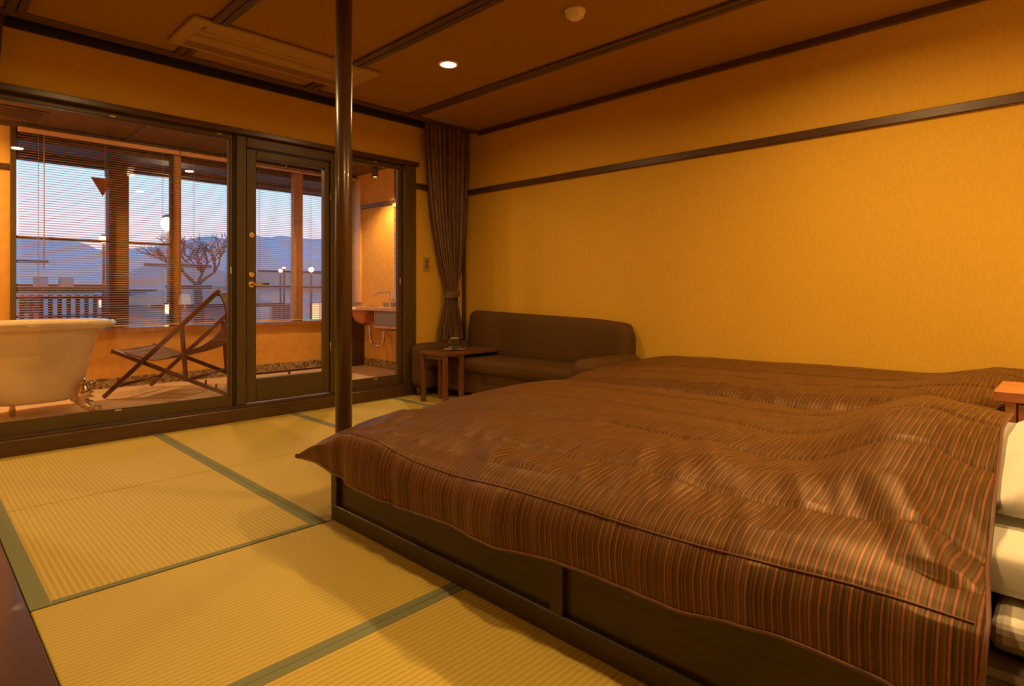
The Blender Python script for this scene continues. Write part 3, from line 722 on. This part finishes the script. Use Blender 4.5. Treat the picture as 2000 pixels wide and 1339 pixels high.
for y in (0.02, 1.55, 3.1):
    struct('trim_%d' % (20 + int(y)), MB().box(-6.82, -4.62, y, y + .05, 2.425, 2.44, .003), M['beam'])
# mosaic band
tl = MB(); q = .0245
for k in range(4):
    y = -1.25
    while y < 4.12:
        d_ = rnd.uniform(.004, .008)
        tl.box(XO, XO + d_, y, y + .022, .003 + k * q, .003 + k * q + .022); y += q
    x = -6.82
    while x < -4.66:
        tl.box(x, x + .022, 4.15 - rnd.uniform(.004, .008), 4.15, .003 + k * q, .003 + k * q + .022); x += q
mm = bpy.data.materials.new('mosaic'); n, b = nodes(mm)
g = n.nodes.new('ShaderNodeNewGeometry'); r_ = n.nodes.new('ShaderNodeValToRGB'); n.links.new(g.outputs['Random Per Island'], r_.inputs[0])
r_.color_ramp.elements[0].color = (.16, .09, .04, 1); r_.color_ramp.elements[1].color = (.50, .38, .22, 1); n.links.new(r_.outputs[0], b.inputs['Base Color']); b.inputs['Roughness'].default_value = .35
mo = part('mosaic_tiles', tl, mm, bpy.data.objects['wall_outer'], kind='stuff')

# outer windows
ow = thing('window_3', None, None, (XO - .07, 2.4, .585), kind='structure')
FX0, FX1 = XO - .10, XO - .045
part('mullion', MB().box(XO - .09, XO - .015, 2.010, 2.075, .585, 2.405, .003), M['post'], ow)
part('mullion', MB().box(XO - .09, XO - .015, 3.315, 3.360, .585, 2.405, .003), M['post'], ow)
part('mullion', MB().box(XO - .09, XO - .015, 3.375, 3.430, .585, 2.405, .003), M['post'], ow)
part('sash_bar', MB().box(FX0, FX1, 0.728, 2.010, 1.425, 1.447, .002).box(FX0, FX1, 1.982, 2.008, .585, 2.405, .002), M['frame'], ow)
for (a, b_) in ((.728, 1.98), (2.075, 3.315), (3.43, 4.15)):
    part('glass_pane', MB().box(XO - .078, XO - .073, a, b_, .585, 2.405), M['glass_outer'], ow)
tm = MB()
vs = [tm.bm.verts.new(p) for p in ((-6.944, 1.294, 2.05), (-6.944, 1.488, 2.05), (-6.944, 1.391, 1.875), (-6.947, 1.294, 2.05), (-6.947, 1.488, 2.05), (-6.947, 1.391, 1.875))]
for f_ in ((0, 1, 2), (5, 4, 3), (0, 3, 4, 1), (1, 4, 5, 2), (2, 5, 3, 0)): tm.bm.faces.new([vs[i] for i in f_])
bmesh.ops.translate(tm.bm, verts=tm.bm.verts, vec=(XO + 6.944 - .0725 + .002, 0, 0))
part('triangle_sticker', tm, M['sticker'], ow, label='red downward triangle sticker on the glass')
sw_ = thing('window_4', None, None, (-5.3, 4.21, .70), kind='structure')
part('window_frame', MB().box(-5.985, -5.972, 4.13, 4.25, .70, 2.0, .002).box(-5.955, -4.62, 4.16, 4.25, .70, .73, .002).box(-5.955, -4.62, 4.16, 4.25, 1.97, 2.0, .002), M['post'], sw_)
part('glass_pane', MB().box(-5.955, -4.62, 4.205, 4.21, .73, 1.97), M['glass_outer'], sw_)

# venetian blinds
def blind(label, along, a, b_, fix, top, bot, cords, grp='wooden venetian blinds'):
    """along 'y': slats run in y at x=fix; 'x': slats run in x at y=fix"""
    L = b_ - a; c = (a + b_) / 2
    loc = (fix, c, bot) if along == 'y' else (c, fix, bot)
    t = thing('venetian_blind', label, 'blind', loc, 0 if along == 'y' else R(90), group=grp)
    # local frame: x across depth, y along the slat
    part('headrail', MB().box(-.022, .022, -L / 2, L / 2, top - bot - .042, top - bot, .004), M['headrail'], t, local=True)
    part('bottom_rail', MB().box(-.014, .014, -L / 2, L / 2, 0.002, .014, .003), M['headrail'], t, local=True)
    tilt = R(13)
    m_ = MB().box(-.0125, .0125, -L / 2 + .003, L / 2 - .003, -.0012, .0012, 0, 1, Matrix.Rotation(tilt, 4, 'Y'))
    me = m_.mesh('slat', M['slat'])
    z = .032
    while z < top - bot - .05:
        shared('slat', me, t, (0, 0, z)); z += .0222
    for s in cords:
        part('ladder_cord', MB().tube([(.0135, (s - .5) * L, .01), (.0135, (s - .5) * L, top - bot - .04)], .0012, 6).tube([(-.0135, (s - .5) * L, .01), (-.0135, (s - .5) * L, top - bot - .04)], .0012, 6), M['cord'], t, local=True)
    return t
bl = blind('wide brown venetian blind with tilt cords, at the left behind the bathtub', 'y', .733, 2.032, XO + .075, 2.40, .60, (.11, .50, .88))
part('tilt_wand', MB().tube([(.03, -.47, 1.76), (.032, -.47, .55)], .004, 8), M['cord'], bl, local=True)
blind('brown venetian blind in the middle, behind the deck chair and the glass door', 'y', 2.038, 3.366, XO + .075, 2.40, .60, (.1, .36, .62, .9))
blind('narrow brown venetian blind at the right end of the outer window', 'y', 3.374, 4.10, XO + .075, 2.40, .592, (.15, .85))
blind('small venetian blind in the side window above the wash counter', 'x', -5.965, -4.70, 4.128, 1.99, .80, (.12, .5, .88))

# balcony ceiling vent, spotlight, downlights
vt = thing('ceiling_vent', 'flat rectangular vent in the balcony ceiling, upper left', 'vent', (-6.3, .5, 2.44))
part('vent_frame', MB().box(-6.62, -6.22, -.2, .88, 2.428, 2.4395, .004), M['batten'], vt)
for k in range(9): part('vent_slat', MB().box(-6.59 + k * .04, -6.575 + k * .04, -.16, .84, 2.422, 2.429), M['beam'], vt)
sl = thing('spot_lamp', 'small dark cylinder spotlight under the balcony ceiling near the wash counter', 'spotlight', (-5.86, 3.80, 2.44))
part('mount', MB().lathe([(.03, 0), (.03, -.012), (.010, -.014), (.010, -.04)], (-5.86, 3.80, 2.4395), 20, cap0=True, cap1=True), M['darkwood'], sl)
part('lamp_can', MB().lathe([(.020, -.035), (.037, -.045), (.038, -.19), (.033, -.19), (.033, -.175), (.0001, -.17)], (-5.86, 3.80, 2.4395), 28), M['darkwood'], sl)
part('lamp_lens', MB().lathe([(.0001, -.178), (.032, -.180)], (-5.86, 3.80, 2.4395), 24), M['diffuser'], sl)
s_ = bpy.data.lights.new('spot_glow', 'SPOT'); s_.energy = 90; s_.color = (1, .60, .24); s_.spot_size = R(135); s_.spot_blend = .6; s_.shadow_soft_size = .03
so = bpy.data.objects.new('spot_glow', s_); COL.objects.link(so); so.parent = sl; so.location = (0, 0, -.20); so.rotation_euler = (0, 0, 0)
for (x, y, lb, pw) in ((-6.35, -.05, 'round recessed light in the balcony ceiling left of the bathtub', 1.0), (-5.55, 1.95, 'round recessed light in the balcony ceiling above the deck chair', .22)):
    t = thing('downlight', lb, 'ceiling light', (x, y, 2.44), group='recessed balcony lights')
    part('trim_ring', MB().lathe([(.052, -.001), (.055, -.005), (.068, -.004), (.071, 0.0)], (x, y, 2.44), 32), M['white'], t)
    part('diffuser', MB().lathe([(.0001, -.030), (.025, -.026), (.044, -.015), (.052, -.003)], (x, y, 2.44), 32), M['diffuser'], t)
    l_ = bpy.data.lights.new('bulb_spill', 'POINT'); l_.energy = 14 if pw == 1 else 12; l_.color = (1, .56, .20); l_.shadow_soft_size = .04
    lo_ = bpy.data.objects.new('bulb_spill', l_); COL.objects.link(lo_); lo_.parent = t; lo_.location = (0, 0, -.08)
    a = area('downlight_glow', (0, 0, -0.012), 0.09, BALC_W * pw, (1, .56, .20), spread=R(165)); a.parent = t; a.location.z = -.034

# ================================================================== bathtub
bt = thing('bathtub', 'cream enamel freestanding bathtub on claw feet behind the left window pane', 'bathtub', (-5.85, .72, 0))
def ov(hx, hy, z, n_=64, e=2.3):
    out = []
    for k in range(n_):
        a = 2 * math.pi * k / n_; c, s = math.cos(a), math.sin(a)
        out.append((-5.85 + math.copysign(abs(c) ** (2 / e), c) * hx, .72 + math.copysign(abs(s) ** (2 / e), s) * hy, z))
    return out + [out[0]]
sec = [(.14, .20, .100), (.20, .255, .102), (.235, .285, .125), (.255, .310, .18), (.275, .345, .32), (.292, .385, .48), (.305, .420, .60), (.312, .440, .655),
       (.345, .520, .655), (.360, .536, .668), (.364, .540, .688), (.358, .535, .706), (.342, .520, .716), (.315, .49, .712), (.295, .45, .690),
       (.285, .42, .62), (.265, .36, .40), (.235, .29, .20), (.16, .21, .145), (.0001, .0001, .14)]
tbm = MB().grid([ov(*q_) for q_ in sec]); bmesh.ops.remove_doubles(tbm.bm, verts=tbm.bm.verts, dist=1e-5)
part('tub_body', tbm, M['enamel'], bt)
for (sx, sy) in ((1, 1), (1, -1), (-1, 1), (-1, -1)):
    bx, by = -5.85 + sx * .175, .72 + sy * .245
    fm = MB()
    dx, dy = sx * .50, sy * .866
    pts = [(.055, .275), (.055, .235), (.060, .185), (.050, .135), (.040, .095), (.055, .060), (.090, .040), (.125, .024)]
    fm.tube([(bx + dx * a, by + dy * a, z) for a, z in pts], [.008, .026, .046, .052, .040, .030, .030, .018], 16)
    for k in (-1, 0, 1):
        px, py = bx + dx * .115 - k * .026 * dy, by + dy * .115 + k * .026 * dx
        fm.tube([(px, py, .046), (px + dx * .035, py + dy * .035, .030), (px + dx * .052, py + dy * .052, .008)], [.014, .016, .007], 10)
    fm.lathe([(.0001, 0), (.026, .004), (.031, .022), (.022, .044), (.0001, .048)], (bx + dx * .12, by + dy * .12, 0.0), 16)
    for k in range(5):
        fm.tube([(bx + dx * .04 - .03 * dy, by + dy * .04 + .03 * dx, .235 - .035 * k), (bx + dx * .115, by + dy * .115, .225 - .035 * k), (bx + dx * .04 + .03 * dy, by + dy * .04 - .03 * dx, .235 - .035 * k)], [.009, .006, .009], 8)
    part('claw_foot', fm, M['chrome'], bt)
part('drain_pipe', MB().tube([(-5.85, .60, .13), (-5.85, .60, .004)], .02, 12), M['chrome'], bt)

# ================================================================== deck chair
dc = thing('deck_chair', 'folding dark wooden sling deck chair on the balcony behind the left pane', 'deck chair', (-6.157, 1.245, 0), math.atan2(.69, .73))
W = .66
def L3(s, n_, h): return (s, n_, h)
def rail(name, p, q_, w_, h_): part(name, MB().bar(p, q_, w_, h_, (0, 1, 0), .004), M['bamboo'], dc, local=True)
for y in (0.0, W):
    rail('back_frame', (0.0, y, .022), (1.015, y, .955), .036, .026)
for y in (.035, W - .035):
    rail('seat_frame', (.045, y, .425), (1.13, y, .020), .034, .024)
for y in (-.028, W + .028):
    rail('prop', (.70, y, .648), (.738, y, .165), .034, .022)
def cross(name, s, h, y0=0.0, y1=W, r_=.013): part(name, MB().tube([(s, y0, h), (s, y1, h)], r_, 12), M['bamboo'], dc, local=True)
cross('crossbar', .105, .118); cross('crossbar', .975, .915); cross('crossbar', .075, .412); cross('crossbar', .738, .176, -.03, W + .03); cross('crossbar', 1.08, .045, .03, W - .03)
for s, h in ((.877, .135), (.967, .10)):
    for y in (.035, W - .035): part('notch_peg', MB().tube([(s, y, h - .01), (s, y, h + .035)], .009, 10), M['bamboo'], dc, local=True)
prof = [(.985, .925), (1.03, .82), (1.045, .72), (1.0, .605), (.89, .500), (.73, .420), (.62, .383), (.53, .358), (.395, .342), (.28, .365), (.17, .398), (.08, .418)]
cum = [0]
for (a, b_), (c, d_) in zip(prof, prof[1:]): cum.append(cum[-1] + math.hypot(c - a, d_ - b_))
px_ = list(zip(cum, [p[0] for p in prof])); pz_ = list(zip(cum, [p[1] for p in prof]))
strip = []
NSL = 46
m_cl = stripes('sling_cloth', [(0, (.10, .055, .03)), (.2, (.24, .14, .07)), (.5, (.10, .05, .03)), (.7, (.20, .12, .07)), (1, (.08, .045, .03))], .045, .7, .1)
rows, uvr = [], []
for i in range(NSL * 2 + 1):
    s = cum[-1] * i / (NSL * 2); rows.append([]); uvr.append([])
    rip = .003 * math.sin(i * math.pi)
    for j in range(17):
        y = .06 + (W - .12) * j / 16
        rows[-1].append((smooth_tab(px_, s), y, smooth_tab(pz_, s) - .012 * math.sin(math.pi * j / 16) + (.004 if i % 2 else 0))); uvr[-1].append((s, y))
o = part('sling', MB().grid(rows, uvr), m_cl, dc, local=True); md = o.modifiers.new('t', 'SOLIDIFY'); md.thickness = .004
for y in (.06, W - .06):
    part('sling_edge', MB().tube([(smooth_tab(px_, cum[-1] * i / 40), y, smooth_tab(pz_, cum[-1] * i / 40)) for i in range(41)], .007, 8), M['bamboo'], dc, local=True)

# low rail on the balcony floor behind the door
lr = thing('low_rail', 'low thin dark red rail standing on the balcony floor behind the door', 'rail', (-5.1, 2.4, 0))
part('top_bar', MB().bar((-5.1, 1.95, .240), (-5.1, 3.0, .240), .016, .018, bev=.003), M['bamboo'], lr)
for y in (1.97, 2.42, 2.98): part('rail_post', MB().box(-5.108, -5.092, y - .008, y + .008, 0, .231, .002), M['bamboo'], lr)

# ================================================================== wash counter
wc = thing('wash_counter', 'wooden wash counter on the balcony side wall with open shelf below', 'counter', (-5.8, 3.9, 0))
hole = MB(); N_ = 40; BX, BY, BR = -6.24, 3.90, .160
def sq_pt(k):
    a = 2 * math.pi * (k + .0) / N_; c, s = math.cos(a), math.sin(a); m_ = max(abs(c), abs(s)); return BX + .215 * c / m_, BY + (.24 if s > 0 else .20) * s / m_
O_ = [[hole.bm.verts.new((*sq_pt(k), z)) for k in range(N_)] for z in (.760, .728)]
I_ = [[hole.bm.verts.new((BX + BR * math.cos(2 * math.pi * k / N_), BY + BR * math.sin(2 * math.pi * k / N_), z)) for k in range(N_)] for z in (.760, .728)]
for k in range(N_):
    q_ = (k + 1) % N_
    for A_, B_ in ((O_[0], I_[0]), (I_[0], I_[1]), (I_[1], O_[1]), (O_[1], O_[0])): hole.bm.faces.new([A_[k], A_[q_], B_[q_], B_[k]])
hole.box(-6.74, BX - .215, 3.70, 4.14, .728, .760).box(BX + .215, -4.70, 3.70, 4.14, .728, .760)
part('counter_top', hole, M['counter'], wc)
part('apron', MB().box(-5.76, -4.72, 3.735, 3.755, .56, .728, .003), M['grey'], wc)
part('side_panel', MB().box(-6.70, -6.64, 3.74, 4.145, .001, .728, .003), M['darkwood'], wc)
part('shelf', MB().box(-5.76, -4.72, 3.72, 4.145, .535, .560, .003), M['counter'], wc)
part('shelf_bracket', MB().box(-5.77, -5.745, 3.73, 4.14, .535, .728, .002), M['grey'], wc)
part('backsplash', MB().box(-6.05, -4.72, 4.03, 4.10, .7605, .815, .003), M['grey'], wc)
cb = thing('wash_basin', 'round copper basin hanging in the wash counter', 'basin', (-6.24, 3.90, .76))
part('bowl', MB().lathe([(r_ * .9, z) for r_, z in [(.0001, -.215), (.06, -.21), (.125, -.17), (.160, -.10), (.172, -.035), (.174, .003), (.190, .0035), (.190, .008), (.170, .008), (.166, -.035), (.155, -.10), (.115, -.155), (.0001, -.19)]], (-6.24, 3.90, .758), 40), M['copper'], cb)
part('trap_pipe', MB().tube([(-6.20, 3.88, .56), (-6.06, 3.86, .53), (-6.05, 3.86, .40), (-6.03, 3.86, .345), (-5.96, 3.86, .312), (-5.88, 3.86, .312), (-5.80, 3.86, .345), (-5.775, 3.86, .40), (-5.77, 3.86, .47), (-5.74, 3.90, .50), (-5.72, 4.14, .505)], .016, 12), M['chrome'], cb)
fc = thing('faucet', 'dark arched basin faucet standing on the wash counter', 'faucet', (-5.82, 3.98, .7602))
part('spout', MB().tube([(-5.82, 3.98, .761), (-5.82, 3.98, .915), (-5.84, 3.98, .932), (-6.05, 3.955, .928), (-6.075, 3.95, .915), (-6.08, 3.95, .885)], [.014, .012, .011, .010, .011, .012], 12), M['chrome'], fc)
part('tap_handle', MB().tube([(-5.82, 3.98, .83), (-5.78, 3.98, .83), (-5.755, 3.975, .845)], [.012, .010, .008], 10), M['chrome'], fc)
rd = thing('towel_heater', 'dark ribbed heater on the wall below the wash counter shelf', 'heater', (-5.5, 4.09, .12))
for k in range(13): part('fin', MB().box(-5.66 + k * .045, -5.632 + k * .045, 3.99, 4.10, .15, .49, .006), M['black'], rd)
part('pipe', MB().box(-5.66, -5.09, 4.10, 4.14, .18, .20).box(-5.66, -5.09, 4.10, 4.14, .44, .46), M['black'], rd)

# ================================================================== outside
struct('ground', MB().box(-400, -6.97, -300, 500, -.9, -.6), M['ground'])
struct('deck', MB().box(-8.5, -6.97, -2, 6, -.14, -.06), M['deck'])
struct('eave', MB().box(-7.92, -6.96, -2.5, 6.5, 2.32, 2.44).box(-7.92, -7.86, -2.5, 6.5, 2.30, 2.50).box(-7.6, -7.52, -2.5, 6.5, 2.28, 2.32), M['beam'])
ep = thing('wooden_pillar', 'square wooden pillar outside the outer window, left of its middle', 'pillar', (-7.7, 1.683, -.06))
part('pillar_shaft', MB().box(-7.79, -7.61, 1.59, 1.775, -.06, 2.28, .006), M['deck'], ep)
part('cap_beam', MB().box(-7.797, -7.603, 1.583, 1.782, 2.21, 2.28, .004), M['deck'], ep)
fn = thing('picket_fence', 'low dark red picket railing along the outside deck', 'fence', (-8.3, 1.2, -.06))
for z0, z1 in ((.93, .99), (.86, .885), (.655, .68), (.50, .53)):
    part('fence_rail', MB().box(-8.33, -8.27, -1.0, 1.72, z0, z1, .004), M['fence'], fn)
me = MB().box(-.012, .012, -.02, .02, 0, .96, .002).mesh('picket', M['fence'])
y = -.98
while y < 1.72:
    shared('picket', me, fn, (0, y - 1.2, 0)); y += .083

def house(label, x, y0, y1, depth, eave, ridge, wallm, roofm, wins, glow=()):
    t = thing('house', label, 'house', (x - depth / 2, (y0 + y1) / 2, -.6), group=None)
    part('house_wall', MB().box(x - depth, x, y0, y1, -.6, eave), wallm, t)
    o_ = .5
    m_ = MB(); cs = [(x + o_, y0 - o_, eave), (x + o_, y1 + o_, eave), (x - depth - o_, y1 + o_, eave), (x - depth - o_, y0 - o_, eave)]
    r0, r1 = (x - depth / 2, y0 + (y1 - y0) * .22, ridge), (x - depth / 2, y1 - (y1 - y0) * .22, ridge)
    V = [m_.bm.verts.new(p) for p in cs + [r0, r1]] 
    for f_ in ((0, 1, 5, 4), (1, 2, 5), (2, 3, 4, 5), (3, 0, 4), (3, 2, 1, 0)): m_.bm.faces.new([V[i] for i in f_])
    part('roof', m_, roofm, t)
    part('roof_ridge', MB().bar(r0, r1, .2, .14), M['bark'], t)
    part('gutter', MB().box(x + o_ - .04, x + o_ + .04, y0 - o_, y1 + o_, eave - .06, eave + .02), M['bark'], t)
    for k, (a, b_, c, d_) in enumerate(wins):
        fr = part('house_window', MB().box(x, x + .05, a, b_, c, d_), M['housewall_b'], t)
        part('pane', MB().box(x + .05, x + .06, a + .05, (a + b_) / 2 - .02, c + .05, d_ - .05).box(x + .05, x + .06, (a + b_) / 2 + .02, b_ - .05, c + .05, d_ - .05), M['winglow'] if k in glow else M['darkglass'], fr)
    return t
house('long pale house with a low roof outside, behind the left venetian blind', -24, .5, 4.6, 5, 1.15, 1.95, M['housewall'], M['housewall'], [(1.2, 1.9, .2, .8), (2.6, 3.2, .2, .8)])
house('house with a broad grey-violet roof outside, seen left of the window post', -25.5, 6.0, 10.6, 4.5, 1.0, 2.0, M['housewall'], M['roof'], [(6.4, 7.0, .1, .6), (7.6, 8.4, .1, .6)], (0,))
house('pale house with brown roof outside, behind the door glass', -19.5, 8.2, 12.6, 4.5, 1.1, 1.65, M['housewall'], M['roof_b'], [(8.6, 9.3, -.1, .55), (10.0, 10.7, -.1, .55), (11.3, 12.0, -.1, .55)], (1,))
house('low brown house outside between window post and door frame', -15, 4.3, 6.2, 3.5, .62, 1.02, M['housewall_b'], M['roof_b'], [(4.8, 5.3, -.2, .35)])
for i, (y, lb) in enumerate(((3.45, 'left of two square chimneys on the long pale house'), (4.0, 'right of two square chimneys on the long pale house'))): pass

def lamp_post(label, x, y, z, r_, m_, sq=False, base=-.6, power=0):
    t = thing('garden_lamp' if sq else 'street_lamp', label, 'lamp', (x, y, base))
    part('lamp_pole', MB().tube([(x, y, base), (x, y, z - r_)], .025, 8), M['bark'], t)
    if sq:
        part('lantern_shade', MB().box(x - r_, x + r_, y - r_, y + r_, z - r_, z + r_, .006), m_, t)
        part('lantern_cap', MB().box(x - r_ * 1.15, x + r_ * 1.15, y - r_ * 1.15, y + r_ * 1.15, z + r_, z + r_ + .012).box(x - r_ * 1.03, x + r_ * 1.03, y - r_ * 1.03, y + r_ * 1.03, z - r_ * .45, z - r_ * .38), M['bark'], t)
    else:
        part('lamp_globe', MB().lathe([(r_ * math.sin(math.pi * k / 10) + .0001, -r_ * math.cos(math.pi * k / 10)) for k in range(11)], (x, y, z), 16), m_, t)
        part('lamp_hood', MB().lathe([(r_ * .9, r_ * .8), (r_ * .5, r_ * 1.2), (.0001, r_ * 1.3)], (x, y, z), 16), M['bark'], t)
    if power:
        l = bpy.data.lights.new('lamp_glow', 'POINT'); l.energy = power; l.color = (1, .7, .35); l.shadow_soft_size = r_
        lo = bpy.data.objects.new('lamp_glow', l); COL.objects.link(lo); lo.parent = t; lo.location = (r_ * 2, 0, z - base)
    return t
lamp_post('tall street lamp glowing brightly beside the window post', -10, 2.85, 1.965, .11, M['lampglow'], power=15)
lamp_post('smaller distant street lamp left of the outside pillar', -14, 2.83, 1.97, .075, M['lampglow'])
lamp_post('square glowing garden lantern low beside the window post', -8.4, 2.43, .718, .062, M['lantern'], True, base=-.06, power=3)
lamp_post('small garden lantern behind the picket railing, left of the pillar', -9.0, 1.82, .79, .045, M['lantern'], True)
lamp_post('far street lamp seen through the left half of the door glass', -15.5, 7.11, 1.49, .047, M['lampglow'])
lamp_post('tiny far street lamp above its neighbour through the door glass', -15.2, 7.07, 1.56, .035, M['lampglow'])
lamp_post('far street lamp seen through the right part of the door glass', -15.5, 7.99, 1.54, .07, M['lampglow'])
for (y, lb) in ((3.50, 'left'), (4.02, 'right')):
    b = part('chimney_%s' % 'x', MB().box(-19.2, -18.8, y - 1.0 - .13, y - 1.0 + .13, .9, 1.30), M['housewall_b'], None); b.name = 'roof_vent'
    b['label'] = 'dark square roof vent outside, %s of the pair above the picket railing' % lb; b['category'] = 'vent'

# bare tree
def tree(label, x, y, h, seed):
    rr = random.Random(seed); t = thing('bare_tree', label, 'tree', (x, y, -.6))
    tr = MB(); tr.tube([(x, y, -.6), (x + .05, y + .03, .5), (x, y, 1.1)], [.12, .09, .07], 8); part('trunk', tr, M['bark'], t)
    br = MB()
    def grow(p, d, L, r_, dep):
        q_ = p + d * L; br.tube([p, (p + q_) / 2 + Vector((rr.uniform(-.03, .03), rr.uniform(-.03, .03), 0)), q_], [r_, r_ * .8, r_ * .6], 5)
        if dep:
            for _ in range(3):
                nd = (d + Vector((rr.uniform(-.7, .7), rr.uniform(-.9, .9), rr.uniform(-.25, .5)))).normalized(); grow(q_, nd, L * rr.uniform(.6, .85), r_ * .6, dep - 1)
    for k in range(5):
        a = k * 1.256; grow(Vector((x, y, 1.05)), Vector((math.cos(a) * .8, math.sin(a) * .8, .7)).normalized(), h * .3, .035, 4)
    part('branches', br, M['bark'], t)
tree('bare branching tree outside right of the window post', -12.3, 4.0, 1.3, 3)

# hills
def hills(label, X, pts, base, seed):
    rows = []
    n_ = 220
    y0, y1 = pts[0][0], pts[-1][0]
    for k in range(7):
        f_ = k / 6; row = []
        for i in range(n_ + 1):
            y = y0 + (y1 - y0) * i / n_; h = smooth_tab(pts, y) + 1.5 * noise.noise(Vector((y * .05, seed, 0))) * 1
            prof_ = math.sin(math.pi * min(1, f_ * 1.0))
            row.append((X - f_ * 120 + (0 if k else 30), y, base + (h - base) * prof_ + 3 * noise.noise(Vector((y * .06, f_ * 4, seed))) * prof_))
        rows.append(row)
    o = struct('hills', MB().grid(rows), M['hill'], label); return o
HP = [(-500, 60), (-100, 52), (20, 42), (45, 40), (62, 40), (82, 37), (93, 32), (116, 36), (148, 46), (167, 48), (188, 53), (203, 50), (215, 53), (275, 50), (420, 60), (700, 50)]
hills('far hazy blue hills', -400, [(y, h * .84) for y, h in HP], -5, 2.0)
